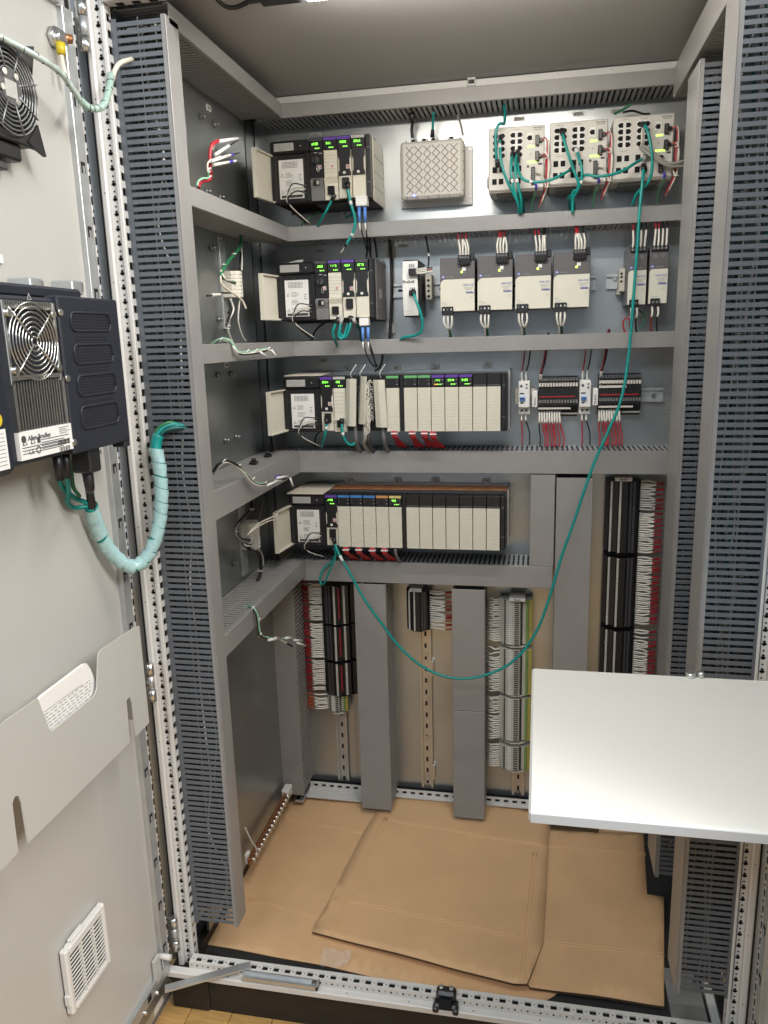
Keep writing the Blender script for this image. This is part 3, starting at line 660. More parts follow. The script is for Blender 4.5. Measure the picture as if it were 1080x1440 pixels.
for rr_, (u, v), hh in ((rs_, (864, 392), 5), (r3_, (919, 556), 6)):
    q = P(u, v, 'y', -6); MB().cyl((q[0], -9, q[2]), (q[0], -5, q[2]), hh, 12).build('screw', 'steel', rr_)
def wire2(path, mats, r, cut, name, parent, n=6):
    """a wire whose first part is a white sleeve: cut = share of the sleeve"""
    pts = spline(path, 5); k = max(1, int(len(pts)*cut)); b = MB()
    b.tube(pts[:k+1], r*1.35, n, 0); b.tube(pts[k:], r, n, 1); return b.build(name, mats, parent)
def logo(x, y, z, r, parent):
    b = MB(); b.cyl((x, y-.5, z), (x, y, z), r, 16); b.box(x-r*.5, x-r*.1, y-.8, y-.4, z-r*.4, z+r*.4, 1); b.box(x+r*.1, x+r*.5, y-.8, y-.4, z-r*.4, z+r*.4, 1); b.build('emblem', ['print_blue', 'label'], parent)
def psu(label, x0, x1, zb, zt, wide, rnd):
    y = -120; T = thing('power_supply', ((x0+x1)/2, -65, zb), label, 'power supply', 'power supplies in the second row'); w = x1-x0
    b = MB(); b.box(x0, x1, y, -10, zb, zt, 0, 1.2)
    for i in range(9): b.box(x1-.2, x1+.5, -100+i*9, -96+i*9, zb+20, zt-20, 1)
    b.build('body', ['psu_grey', 'hole'], T)
    zs = zb+(zt-zb)*.60; r = 12 if wide else 8; pts = [(x0+.8, zb+1), (x1-.8, zb+1), (x1-.8, zs), (x0+r, zs)]
    for i in range(1, 6): a = math.pi/2*i/6; pts.append((x0+.8+r-r*math.sin(a), zs-r+r*math.cos(a)))
    pts.append((x0+.8, zs-r)); b = MB(); b.prism(pts, 'y', y-1.4, y+1); b.build('front_label', 'psu_beige', T)
    logo(x0+(8 if wide else 7), y-.2, zs+6, 4, T)
    TXT('Allen-Bradley', 3.2, (x0+(15 if wide else 13), y-.4, zs+4.6), '-y', 'label_grey', T)
    TXT('1606-XLE', 6.4, (x1-3, y-1.6, zs-16), '-y', 'print_blue', T, align='RIGHT', bold=.12)
    b = MB()
    for i in range(3): b.box(x1-27+i*2, x1-3-i*3, y-1.8, y-1.5, zs-20.5-i*2.6, zs-19.7-i*2.6, 1)
    for i in range(6): b.tube(spline([(x1-22+i*3, y-1.7, zs-34), (x1-20+i*3, y-1.7, zs-28-(i % 2)*2), (x1-19+i*3, y-1.7, zs-34.5), (x1-17+i*3, y-1.7, zs-31)], 3), .5, 4, 0)
    b.build('small_print', ['print_blue', 'print_grey'], T)
    TXT('CE', 4.6, (x1-6, y-1.6, zs-45), '-y', 'print_grey', T, align='RIGHT')
    if wide:
        cx0, cx1 = x0+w*.53, x0+w*.88; zc = zt-8
        b = MB(); b.box(cx0, cx1, y-10, y+4, zc-10, zc+12, 0, 1); b.box(cx1, cx1+9, y-4, y+10, zc, zc+16, 0, 1)
        for i in range(4):
            xx = cx0+5+i*(cx1-cx0-10)/3; b.box(xx-1.6, xx+1.6, y-11, y-9.6, zc-8, zc+2, 1); b.box(xx-2, xx+2, y-10.8, y-9.6, zc+5, zc+9, 2)
        b.build('connector', ['black', 'hole', 'midgrey'], T)
        b = MB(); b.cyl((cx0+8, y-1.4, zc-26), (cx0+8, y, zc-26), 2.6, 10); b.build('status_light', 'led_yellow', T)
        b = MB(); b.box(cx0+9, cx0+18, y-1.2, y, zc-24, zc-16, 0, .5)
        for i in range(4): b.box(cx0+1+i*8, cx0+3.6+i*8, y-.5, y-.1, zc-14, zc-11.6, 1)
        b.box(cx0+10, cx0+16, y-.5, y-.1, zc-29, zc-28, 1); b.build('adjuster', ['label', 'label_grey'], T)
        for i in range(4):
            xx = cx0+5+i*(cx1-cx0-10)/3; xe = xx-3+rnd.uniform(-5, 5); zu = zt+46
            wire2([(xx, y-4, zc+10), (xx-.5+rnd.uniform(-2, 2), y-6, zc+30), (xe, y+4, zc+52), (xe+rnd.uniform(-3, 3), y+26, zc+72)], ['white_wire', 'red_wire' if i < 2 else rnd.choice(('black_wire', 'red_wire'))], 1.9, .60, 'wire', T)
        bx0 = x0+4; b = MB(); b.box(bx0, bx0+28, y-8, y+4, zb-8, zb+12, 0, 1)
        for i in range(3): b.box(bx0+4+i*9, bx0+7+i*9, y-9, y-7.6, zb+3, zb+7, 1 if rnd.random() < .6 else 2)
        b.build('connector', ['black', 'label', 'midgrey'], T)
        b = MB(); TXT('Input', 3.2, (bx0+1, y-1.6, zb+21), '-y', 'print_blue', T); TXT('AC 100-240V', 2.6, (bx0+1, y-1.6, zb+17.5), '-y', 'print_grey', T); TXT('N    L', 3.4, (bx0+4, y-1.6, zb+13.2), '-y', 'print', T)
        for i in range(3):
            xx = bx0+5.5+i*9; wire2([(xx, y-2, zb-7), (xx+rnd.uniform(-1, 2), y-5, zb-26), (bx0+13+i*4+rnd.uniform(-2, 2), y+4, zb-46), (bx0+14+i*4, y+24, zb-66)], ['white_wire', ('white_wire', 'black_wire', 'green_wire')[i]], 1.9, .62, 'wire', T)
    else:
        b = MB(); b.box(x0+3, x1-3, y-5, y+4, zt-12, zt+1, 0, 1)
        for i in range(4): b.cyl((x0+8+i*(w-16)/3, y-6, zt-6), (x0+8+i*(w-16)/3, y-4.8, zt-6), 3, 10, 1)
        for i in range(2): b.cyl((x0+13+i*(w-26), y-1.4, zt-22), (x0+13+i*(w-26), y-.1, zt-22), 4.6, 12, 1)
        b.build('connector', ['black', 'midgrey'], T)
        for i in range(4):
            xx = x0+8+i*(w-16)/3; wire2([(xx, y-3, zt-2), (xx+1, y-3, zt+14), (xx+1+rnd.uniform(-1, 2), y+2, zt+36), (xx+3, y+22, zt+60)], ['white_wire', ('red_wire', 'red_wire', 'black_wire', 'black_wire')[i]], 1.9, .66, 'wire', T)
        b = MB(); b.box(x0+5, x1-16, y-6, y+4, zb-6, zb+12, 0, 1)
        for i in range(2): b.cyl((x0+11+i*9, y-7, zb+4), (x0+11+i*9, y-5.8, zb+4), 3, 10, 1)
        b.build('connector', ['black', 'midgrey'], T); TXT('Output 24V', 2.8, (x0+6, y-1.6, zb+15), '-y', 'print_blue', T)
        for i in range(2):
            xx = x0+10+i*13; wire2([(xx, y-2, zb-5), (xx+1, y-4, zb-22), (xx-1, y+2, zb-36), (xx+4, y+22, zb-66)], ['white_wire', ('red_wire', 'black_wire')[i]], 1.9, .55, 'wire', T)
    return T
rp = random.Random(3)
for i, (x0, nm) in enumerate(((-51, 'wide power supply next to the slim white gateway module'), (39, 'second wide power supply counted from the gateway module'), (129, 'third wide power supply counted from the gateway module'), (218, 'wide power supply at the free end of the rail, last of four'))):
    psu(nm, x0, x0+84, 1249, 1375, True, rp)
psu('narrow power supply partly crossed by the long teal cable', 387, 429, 1250, 1379, False, rp)
psu('narrow power supply nearest the side duct', 434, 476, 1251, 1380, False, rp)
# end clamp on the rail stub
q = P(874, 394, 'y', -30); b = MB(); b.box(q[0]-8, q[0]+8, -48, -10, q[2]-28, q[2]+26, 0, 2); b.box(q[0]-11, q[0]-2, -40, -10, q[2]-34, q[2]-22, 0, 1)
for dz in (-4, 6, 14): b.cyl((q[0]-2, -49, q[2]+dz), (q[0]-2, -47.5, q[2]+dz), 3, 8, 1)
b.build('end_clamp', ['terminal_grey', 'hole'], None, label='grey plastic end clamp on the short rail stub', cat='end clamp')
# gateway module
gx0, gx1, gz0, gz1 = RECT(565, 365, 590, 445.5, -120)
G = thing('gateway_module', ((gx0+gx1)/2, -60, gz0), 'slim silver gateway module with black sides and a teal cable plugged in', 'gateway')
b = MB(); b.box(gx0+1, gx1-1, -116, -12, gz0, gz1, 0, 4); b.build('body', 'black', G)
n_ = 12; pts = []
for i in range(n_+1): f = i/n_; pts.append((-117-8*math.sin(math.pi*f), gz0+3+(gz1-gz0-6)*f))
b = MB(); b.prism(pts+[(-112, gz1-3), (-112, gz0+3)], 'x', gx0+3, gx1-4, 0); fpn = b.build('front_panel', 'label', G)
TXT('ProSoft', 9.5, (gx0+4, -126.2, gz0+80), '-y', 'print', G, bold=.15); TXT('TECHNOLOGY', 2.6, (gx0+8, -125.6, gz0+13), '-y', 'print_grey', G)
b = MB(); b.box(gx0+20, gx1-4, -136, -120, gz1-38, gz1-22, 0, 1); b.build('connector', 'black', G)
b = MB()
for i in range(3):
    for j in range(2): b.box(gx0+20+i*5, gx0+22+i*5, -125, -121.5, gz1-12-j*5, gz1-10-j*5)
for i in range(3): b.box(gx0+21+i*5, gx0+23.4+i*5, -126, -124.8, gz0+66, gz0+69)
b.build('indicator', 'print', G, kind='stuff'); B('port', 'black', gx0+19, gx1-8, -130, -121, gz0+50, gz0+63, G, ch=1)
for i in range(3): wire2([(gx1-6, -134, gz1-26-i*4), (gx1+12, -140, gz1-24-i*5), (gx1+34, -134, gz1-22-i*4)], ['white_wire', ('black_wire', 'red_wire', 'white_wire')[i]], 1.7, .7, 'wire', G)
b = MB(); b.box(gx1+6, gx1+22, -60, -12, gz0+42, gz0+104, 0, 2)
for i in range(4): b.cyl((gx1+14, -61, gz0+50+i*13), (gx1+14, -59, gz0+50+i*13), 3.4, 8, 1)
b.build('end_clamp', ['terminal_grey', 'hole'], G)
# wireless access box
x0, x1, z0, z1 = RECT(563.5, 196.7, 651.7, 278.5, -62)
A = thing('wireless_access_box', ((x0+x1)/2, -30, z0), 'square cream wireless access box with a criss-cross ribbed front', 'access box')
b = MB(); b.box(x0-10, x1+18, -10, -5, z0-12, z1-8, 0, 1); pl_ = b.build('back_plate', 'frame_paint', A)
b = MB(); b.box(x0, x1, -62, -10, z0, z1, 0, 5); b.build('body', 'switch_beige', A)
b = MB(); b.box(x0+6, x1-6, -64, -61, z0+6, z1-6, 0, 1.2); b.build('front_plate', 'switch_beige', A)
b = MB(); nx = 6; sx_ = (x1-x0-24)/nx; sz_ = (z1-z0-24)/nx
for i in range(nx):
    for j in range(nx):
        cx, cz = x0+12+(i+.5)*sx_, z0+12+(j+.5)*sz_; e = sx_*.42
        for k in (1, -1):
            if (i+j) % 2 == 0: k = k
            b.tube([(cx-e, -64.4, cz-k*e), (cx+e, -64.4, cz+k*e)], .75, 4)
b.build('rib', 'midgrey', A, kind='stuff')
b = MB()
for i in range(6):
    b.box(x0+14+i*26, x0+16+i*26, -66, -60, z1-2, z1+3); b.box(x0+14+i*26, x0+16+i*26, -66, -60, z0-1, z0+6); b.box(x1-2, x1+1, -60, -50, z0+14+i*22, z0+16+i*22)
b.build('edge_notch', 'print_grey', A, kind='stuff')
q = P(582.4, 275, 'y', -64); MB().cyl((q[0], -66, q[2]), (q[0], -62, q[2]), 2.2, 8).build('status_light', 'led_blue', A)
for dx, dz in ((x0-5, z0+2), (x0-5, z1-20), (x1+11, z0+6), (x1+11, z1-16)): MB().cyl((dx, -12, dz), (dx, -9.5, dz), 4, 10).build('screw', 'zinc_dark', pl_)
for u in (581, 596, 609, 635): q = P(u, 193, 'y', -36); MB().cyl((q[0], -36, z1-1), (q[0], -36, z1+9), 5, 10).build('socket', 'black', A)
# switches
def jack(c):
    def mk():
        b = MB(); w, h = (8.8, 9.8) if c < 2 else (10.5, 12.5); b.box(0, w, -1.3, -.6, 0, h)
        if c < 2: xn = -2 if c == 0 else w; b.box(xn, xn+2, -1.3, -.6, 2.6, h-2.6)
        return b, 'port', ['hole']
    return mk
def switch(label, x0, x1, z0, z1, plugs):
    y = -120; w, h = x1-x0, z1-z0; T = thing('network_switch', ((x0+x1)/2, -65, z0), label, 'switch', 'network switches in the top row')
    def X_(f): return x0+f*w
    def Z(f): return z1-f*h
    b = MB(); b.box(x0+1, x1-1, y+5, -14, z0-3, z1+1, 0, 2); b.box(x0+18, x1-26, -100, -20, z0-9, z0-3, 1, 1); b.box(x0-6, x0+1, -70, -30, z0+20, z0+40, 1); b.build('body', ['switch_beige', 'midgrey'], T)
    B('front_plate', 'switch_beige', x0, x1, y, y+6, z0, z1, T, ch=3)
    fr = MB(); pt = MB()
    for g in (.085, .395):
        fr.box(X_(g), X_(g+.205), y-.7, y-.1, Z(.50), Z(.085))
        for c in range(2):
            for r in range(4):
                xa = X_(g+.012+c*.115); za = Z(.175+r*.103); shared('jack%d' % c, jack(c), (xa, y, za), T)
        for c in (.075,):
            fr.box(X_(g+.10), X_(g+.20), y-.6, y-.1, Z(.72), Z(.60)); 
            for fx, fz in ((.115, .71), (.105, .90), (-.015, .90), (-.01, .71)): shared('slotjack', jack(2), (X_(g+fx), y, Z(fz)), T)
        for i in range(4):
            for f in (.05, .545): pt.cyl((X_(g+.055+i*.032), y-.6, Z(f)), (X_(g+.055+i*.032), y-.1, Z(f)), .9, 6)
    fr.box(X_(.685), X_(.79), y-.7, y-.1, Z(.25), Z(.12)); shared('jack0', jack(0), (X_(.705), y, Z(.235)), T)
    fr.build('port_frame', 'label', T); pt.build('indicator', 'hole', T, kind='stuff')
    b = MB()
    for f in (.335, .575):
        for i in range(3 if f < .5 else 4): b.cyl((X_(.72+i*.042), y-1.2, Z(f)), (X_(.72+i*.042), y-.1, Z(f)), 1.9, 8)
    b.build('status_light', 'led_yellow', T)
    for f0, f1 in ((.17, .33), (.42, .57)):
        b = MB(); b.box(X_(.835), X_(.905), y-9, y, Z(f1), Z(f0), 0, 1); b.box(X_(.905), X_(.955), y-8, y, Z(f1-.05), Z(f0+.05), 0, 1)
        for i in range(4): b.box(X_(.85), X_(.885), y-9.8, y-8.8, Z(f0+.03+i*.032)-1.6, Z(f0+.03+i*.032), 1)
        b.build('power_plug', ['black', 'midgrey'], T)
    b = MB(); b.box(X_(.765), X_(.835), y-9, y, Z(.93), Z(.66), 0, 1)
    for i in range(6): b.box(X_(.782), X_(.818), y-9.8, y-8.8, Z(.70+i*.038)-1.8, Z(.70+i*.038), 1)
    b.build('alarm_plug', ['black', 'midgrey'], T)
    b = MB(); b.cyl((X_(.77), y-3, Z(.27)), (X_(.77), y, Z(.27)), 3, 10); b.cyl((X_(.71), y-3, Z(.645)), (X_(.71), y, Z(.645)), 3, 10, 1); b.build('button', ['label', 'darkgrey'], T)
    b = MB(); triangle_sign(b, X_(.74), Z(.46), 4, y-.3, 0); b.box(X_(.89), X_(.96), y-.4, y-.05, Z(.63), Z(.60), 0); b.build('warning_sign', 'print', T)
    TXT('Allen-Bradley', 4.2, (X_(.965), y-.3, Z(.055)), '-y', 'print', T, align='RIGHT', bold=.1); TXT('Stratix 5700', 3.4, (X_(.94), y-.3, Z(.085)), '-y', 'print', T, align='RIGHT', bold=.06)
    # power wiring
    xr = x1+4
    for i, (mt, dx) in enumerate((('red_wire', 0), ('white_wire', 2.5), ('red_wire', -2.5), ('white_wire', 5))):
        zf = (.25, .25, .50, .50)[i]
        MB().tube(spline([(X_(.95), y-4, Z(zf)), (xr-1+dx*.5, y-9, Z(zf-.01)), (xr+2+dx, y-8, Z(zf+.14)), (xr+dx*.8+2, y-8, Z(.78)), (xr+dx*.6+1, y-6, Z(.98)), (xr-8+dx*.4, y+4, Z(1.16)), (xr-14, y+20, Z(1.28))], 6), 1.9, 6).build('wire', mt, T)
    b = MB()
    for f in (.55, 1.0): b.tube([(xr+3+math.cos(t_*.9)*5.5, y-8+math.sin(t_*.9)*5.5, Z(f)) for t_ in range(8)], 1.1, 5)
    b.build('cable_tie', 'label', T)
    MB().tube(spline([(X_(.85), y-6, Z(.76)), (X_(.93), y-14, Z(.77)), (X_(1.0), y-10, Z(.90)), (xr, y-8, Z(1.0))], 6), 1.8, 6).build('wire', 'white_wire', T)
    MB().tube(spline([(X_(.86), y-10, Z(.93)), (X_(.86), y-9, Z(1.02)), (X_(.84), y-6, Z(1.10)), (X_(.80), y, Z(1.20)), (X_(.78), y+14, Z(1.40))], 6), [3.2]*7+[1.6]*(18), 6, mats=[0]*7+[1]*17).build('wire', ['blue_ferrule', 'green_wire'], T)
    return T
switch('network switch nearest the access box, many teal plugs', 65, 193, 1519, 1656, 0)
switch('middle network switch of three in the top row', 203.5, 332, 1524, 1657, 0)
switch('network switch nearest the side duct with two grey cables leaving it', 343, 474, 1526, 1658, 0)
# panel labels
def plabel(text, u, v, w=26, h=9, face='-y', mt='label_grey'):
    if face == '-y':
        q = P(u, v, 'y', -2); T = B('panel_label', mt, q[0]-w/2, q[0]+w/2, -2, 0, q[2]-h/2, q[2]+h/2); TXT(text, h*.85, (q[0], -2.3, q[2]-h*.3), '-y', 'print', T, align='CENTER', bold=.15)
    return T
for tx, u, v, lab in (('ETH1', 730, 167, 'small engraved plate reading ETH1 above the first switch'), ('ETH2', 813.5, 160, 'small engraved plate reading ETH2 above the middle switch'), ('ETH3', 867, 156, 'small engraved plate reading ETH3 above the third switch'),
                      ('CLR1', 444, 189, 'small engraved plate reading CLR1 above the top rack'), ('CLR2', 449, 353, 'small engraved plate reading CLR2 above the second rack'), ('CLR3', 454.5, 506.5, 'small engraved plate reading CLR3 above the third rack'), ('ETW1', 567, 345.5, 'small engraved plate above the gateway module')):
    tag(plabel(tx, u, v), lab, 'label plate')
for u, v, lab in ((294, 152, 'small white label on the side panel below the top duct'), (309, 338, 'small white label on the side panel above the upper terminals'), (319, 513, 'small white label on the side panel in the third row')):
    q = P(u, v, 'x', -532); o = B('side_label', 'label', -533.6, -532, q[1]-11, q[1]+11, q[2]-6, q[2]+6); tag(o, lab, 'label plate')
    b = MB()
    for i in range(4): b.box(-532.2, -531.7, q[1]-7+i*4, q[1]-5+i*4, q[2]-3, q[2]+3)
    b.build('lettering', 'print', o)
# ------------------------------------------------------------------ circuit breakers and terminals
for (u0, v0, u1, v1), lab in (((729, 536, 745, 584), 'white circuit breaker with blue lever nearest the long third row rack'), ((815, 535, 831, 583.6), 'white circuit breaker with blue lever between the two terminal groups')):
    x0, x1, z0, z1 = RECT(u0, v0, u1, v1, -78); T = thing('circuit_breaker', ((x0+x1)/2, -45, z0), lab, 'circuit breaker', 'circuit breakers')
    h = z1-z0; b = MB(); b.box(x0, x1, -58, -12, z0, z1, 0, 1.5); b.box(x0, x1, -78, -58, z0+h*.22, z1-h*.02, 0, 2); b.box(x0-9, x0-1, -40, -12, z0+h*.28, z1-h*.25, 1, 1); b.box(x1+1, x1+12, -40, -12, z0+h*.28, z1-h*.25, 1, 1); b.build('body', ['label', 'terminal_grey'], T)
    b = MB(); b.box(x0+4, x0+16, -84, -77, z0+h*.42, z0+h*.54, 0, 1.5); b.box(x0+3, x0+17, -88, -83, z0+h*.50, z0+h*.54, 0, 1); b.build('lever', 'blue_plastic', T)
    b = MB()
    for dx, dz, r in ((7, .86, 3.4), (20, .9, 2.4), (20, .80, 2.4), (8, .12, 3), (20, .12, 3)): b.cyl((x0+dx, -79 if dz > .5 else -59, z0+h*dz), (x0+dx, -77.5 if dz > .5 else -57.5, z0+h*dz), r, 10)
    b.box(x0+3, x0+14, -78.6, -77.9, z0+h*.62, z0+h*.66); b.box(x0+5, x0+12, -78.6, -77.9, z0+h*.34, z0+h*.38); b.build('screw', 'darkgrey', T, kind='stuff')
    for i, mt in enumerate(('red_wire', 'black_wire')):
        xx = x0+8+i*11
        wire2([(xx, -50, z1-3), (xx-1, -56, z1+18), (xx+3+i*2, -46, z1+46), (xx+10+i*4, -24, z1+110)], ['white_wire', mt], 1.9, .38, 'wire', T)
        wire2([(xx, -50, z0+3), (xx, -58, z0-16), (xx+2+i*7, -58, z0-44), (xx+2+i*8, -66, z0-78)], ['white_wire', mt], 1.9, .36, 'wire', T)
def hterm(label, u0, v0, u1, v1, n, text, lu, rnd, strips):
    x0, x1, z0, z1 = RECT(u0, v0, u1, v1, -62); T = thing('terminal_block', ((x0+x1)/2, -40, z0), label, 'terminal block', 'terminal blocks beside the circuit breakers')
    p = (x1-x0)/n; h = z1-z0; y = -62
    b = MB(); prof = [(-12, z0), (-34, z0), (-36, z0+h*.12), (-48, z0+h*.14), (y, z0+h*.30), (y, z0+h*.66), (-50, z0+h*.74), (-50, z0+h*.86), (-36, z1), (-12, z1)]
    b.prism(prof, 'x', x0+.2, x0+p-.25, 0); b.box(x0+.8, x0+p-.9, -52, -49.5, z0+h*.76, z0+h*.85, 2); b.box(x0+.6, x0+p-.8, -46, -35.5, z0+h*.87, z0+h*.98, 1); b.box(x0+1, x0+p-1.2, -63, -61.5, z0+h*.36, z0+h*.44, 3)
    t0 = b.build('terminal', ['black', 'midgrey', 'marker', 'midgrey'], T)
    for i in range(1, n): again(t0, (p*i, 0, 0), T)
    B('marker_strip', 'marker', x0, x0+(x1-x0)*.82, -58, -54, z0+h*.20, z0+h*.245, T); B('marker_strip', 'marker', x0+(x1-x0)*.58, x1, -40, -36, z0+h*.055, z0+h*.10, T); B('jumper', 'red_wire', x0+2, x1-8, -63.5, -61, z0+h*.50, z0+h*.53, T)
    if strips:
        for a, w_ in ((.80, .64), (.68, .64)): B('marker_strip', 'marker', x0, x0+(x1-x0)*w_, -66, -60, z0+h*a, z0+h*(a+.055), T)
    q = P(lu, 560, 'y', -66); pl_ = B('end_marker', 'label', x0-15, x0-2, -70, -12, z0+h*.27, z0+h*.67, T, ch=1)
    o = TXT(text, 6.6, (x0-6, -70.4, z0+h*.30), '-y', 'print', pl_, bold=.12); o.rotation_euler = (math.pi/2, -math.pi/2, 0)
    for i in range(9):
        xx = x0+p*(i+.5)*.9; dx = (i % 3)*3+rnd.uniform(-2, 4); mt = 'red_wire' if i not in (0, 8) or rnd.random() < .3 else 'black_wire'
        wire2([(xx, -42, z0+h*.18), (xx+.5, -56, z0-4), (xx+dx*.6, -58, z0-30), (xx+dx+3, -62, z0-50), (xx+dx+2, -70, z0-74)], ['white_wire', mt], 2.0, .38, 'wire', T)
    for i, mt in enumerate(('red_wire', 'black_wire')):
        xx = x0+3+i*3; wire2([(xx, -44, z1-6), (xx+2, -54, z1+12), (xx+10, -44, z1+44), (xx+18, -20, z1+108)], ['white_wire', mt], 2.1, .28, 'wire', T)
    return T
rt = random.Random(11)
hterm('black terminal block marked TB-DC1 between the circuit breakers', 757, 530, 813, 587, 14, 'TB-DC1', 752, rt, False)
hterm('black terminal block marked TB-DC2 with white strips behind the teal cable', 842, 526, 902, 585, 15, 'TB-DC2', 838, rt, True)
# upright rails and terminal strips below the racks
din('upright mounting rail under the black terminals with red wires', -140, 505, ('z', -377), mt='zinc')
rm = din('long bare zinc mounting rail in the middle bay', -162, 515, ('z', -119), mt='zinc_warm')
for z in (300, 40, -95): MB().cyl((-119, -9, z), (-119, -4, z), 5, 10).build('screw', 'zinc_warm', rm)
for z in (260, -70): B('clamp', 'zinc_warm', -103, -96, -14, -2, z-22, z+22, rm)
rg = din('upright zinc mounting rail carrying the grey terminals', -160, 505, ('z', 147), mt='zinc_warm')
MB().tube([(147+4*math.cos(t_*.5), -5, -118+11*math.sin(t_*.5)) for t_ in range(14)], 1, 5).build('slot_ring', 'hole', rg)
din('upright mounting rail behind the tall black terminals near the side duct', -140, 838, ('z', 405), mt='zinc')
def vstrip(label, x0, x1, spans, pitch, mir, style, wires, wx, wmats, text=None, wn=.5, group='upright terminal strips'):
    """terminals stacked along z; mir=-1 when the wires leave to -x, +1 to +x; profile runs from the wire side"""
    T = thing('terminal_strip', ((x0+x1)/2, -30, spans[-1][0]), label, 'terminal strip', group); w = x1-x0
    def xx(f): return x0+f*w if mir < 0 else x1-f*w
    t0 = None; rnd = random.Random(label); w0s = []
    for (za, zb_) in spans:
        n = int((zb_-za)/pitch)
        for i in range(n):
            z = zb_-(i+1)*pitch
            if t0 is None:
                b = MB(); top = {'black': -64, 'grey': -56}[style]
                prof = [(xx(0), -12), (xx(0), -36), (xx(.10), -40), (xx(.12), top+8), (xx(.36), top+4), (xx(.40), top), (xx(.62), top), (xx(.66), top+10), (xx(.86), top+14), (xx(.90), -36), (xx(1), -34), (xx(1), -12)]
                b.prism(prof, 'z', z+.2, z+pitch-.25, 0)
                if style == 'black':
                    for f0, f1, y, m in (((.44, .50, top-1.0, 1), (.71, .77, top+10.2, 1), (.18, .24, top+5.0, 2), (.28, .33, top+3.6, 2)) if mir < 0 else ((.58, .64, top-1.0, 1), (.82, .88, top+11.5, 1), (.18, .24, top+5.0, 2), (.28, .33, top+3.6, 2))): b.box(xx(f0), xx(f1), y, y+3, z+.6, z+pitch-.8, m)
                else:
                    for f0, f1, y, m in ((.28, .40, top+1, 1), (.46, .60, top-.6, 2), (.63, .70, top+6, 2), (.15, .20, top+5, 2)): b.box(xx(f0), xx(f1), y, y+3, z+1.4, z+pitch-1.4, m)
                    b.box(xx(.88), xx(1.0), -46, -30, z+.8, z+pitch-.8, 3); b.box(xx(.80), xx(.87), -50, -44, z+.8, z+pitch-1.2, 4)
                t0 = b.build('terminal', ['black', 'marker', 'darkgrey'] if style == 'black' else ['terminal_grey', 'label', 'hole', 'terminal_yellow', 'terminal_green'], T); tz = z
            else: again(t0, (0, 0, z-tz), T)
        b = MB(); b.prism([(xx(0), -12), (xx(.02), -34), (xx(.38), -58), (xx(.66), -56), (xx(1), -34), (xx(1), -12)], 'z', za-2.2, za-.9); b.build('end_plate', 'black' if style == 'black' else 'terminal_grey', T)
        if style == 'black' and mir < 0: B('jumper', 'red_wire', xx(.60), xx(.63), -66, -62, za+18, zb_-4, T)
        m = int((zb_-za)/wires)
        for i in range(m):
            z = zb_-(i+.5)*wires
            if rnd.random() < .05: continue
            if len(w0s) < 14:
                xs = xx(.02); d = mir; L = abs(wx-xs); j1, j2 = rnd.uniform(-1.6, 1.6), rnd.uniform(-4.5, 4.5)
                o = wire2([(xs, -38, z), (xs+d*L*.35, -43+j1, z+j1), (xs+d*L*.7, -42-j1, z+j2), (wx, -34+j1, z+j2*.7)], wmats, 1.75, wn, 'wire', T); w0s.append((o, z))
            else:
                o, z_ = rnd.choice(w0s); again(o, (0, 0, z-z_), T)
    if text:
        za, zb_ = spans[0]; e = B('end_marker', 'label', xx(.30), xx(.78), -70, -20, zb_+2, zb_+12, T, ch=1); TXT(text, 7, ((xx(.30)+xx(.78))/2, -70.4, zb_+4), '-y', 'print', e, align='CENTER', bold=.15)
    return T
def zs(u, *vs): return [(P(u, b_, 'y', -60)[2], P(u, a_, 'y', -60)[2]) for a_, b_ in vs]
vstrip('black upright terminal strip with red and white wires, above the copper bar', -413, -318, zs(470, (824, 878), (881, 930), (933, 978)), 5.2, -1, 'black', 5.6, -470, ['white_wire', 'red_wire'], None, .6)
vstrip('short black terminal strip marked TB-DO4 at the head of the middle rail', -166, -98, zs(587, (832, 888)), 5.2, 1, 'black', 6.4, -31, ['white_wire', 'red_wire'], 'TB-DO4', .6)
vstrip('pale grey upright terminal strip with yellow ground row next to the desk', 92, 182, zs(718, (845, 910), (915, 979), (984, 1046), (1052, 1086)), 5.6, -1, 'grey', 6.6, 58, ['white_wire', 'grey_wire'], 'TB-AI1', .8)
vstrip('tallest black terminal strip near the side duct, above the white desk', 362, 449, zs(880, (677, 780), (785, 883), (888, 985)), 5.2, 1, 'black', 6.0, 505, ['white_wire', 'red_wire'], 'TB-DI1', .62)
# pale grey terminals and orange wires at the foot of the first strip
vstrip('small pale grey terminals with orange wires below the red wired black strip', -408, -345, zs(470, (980, 1004)), 6.2, -1, 'grey', 6.2, -470, ['white_wire', 'orange_wire'], None, .62)
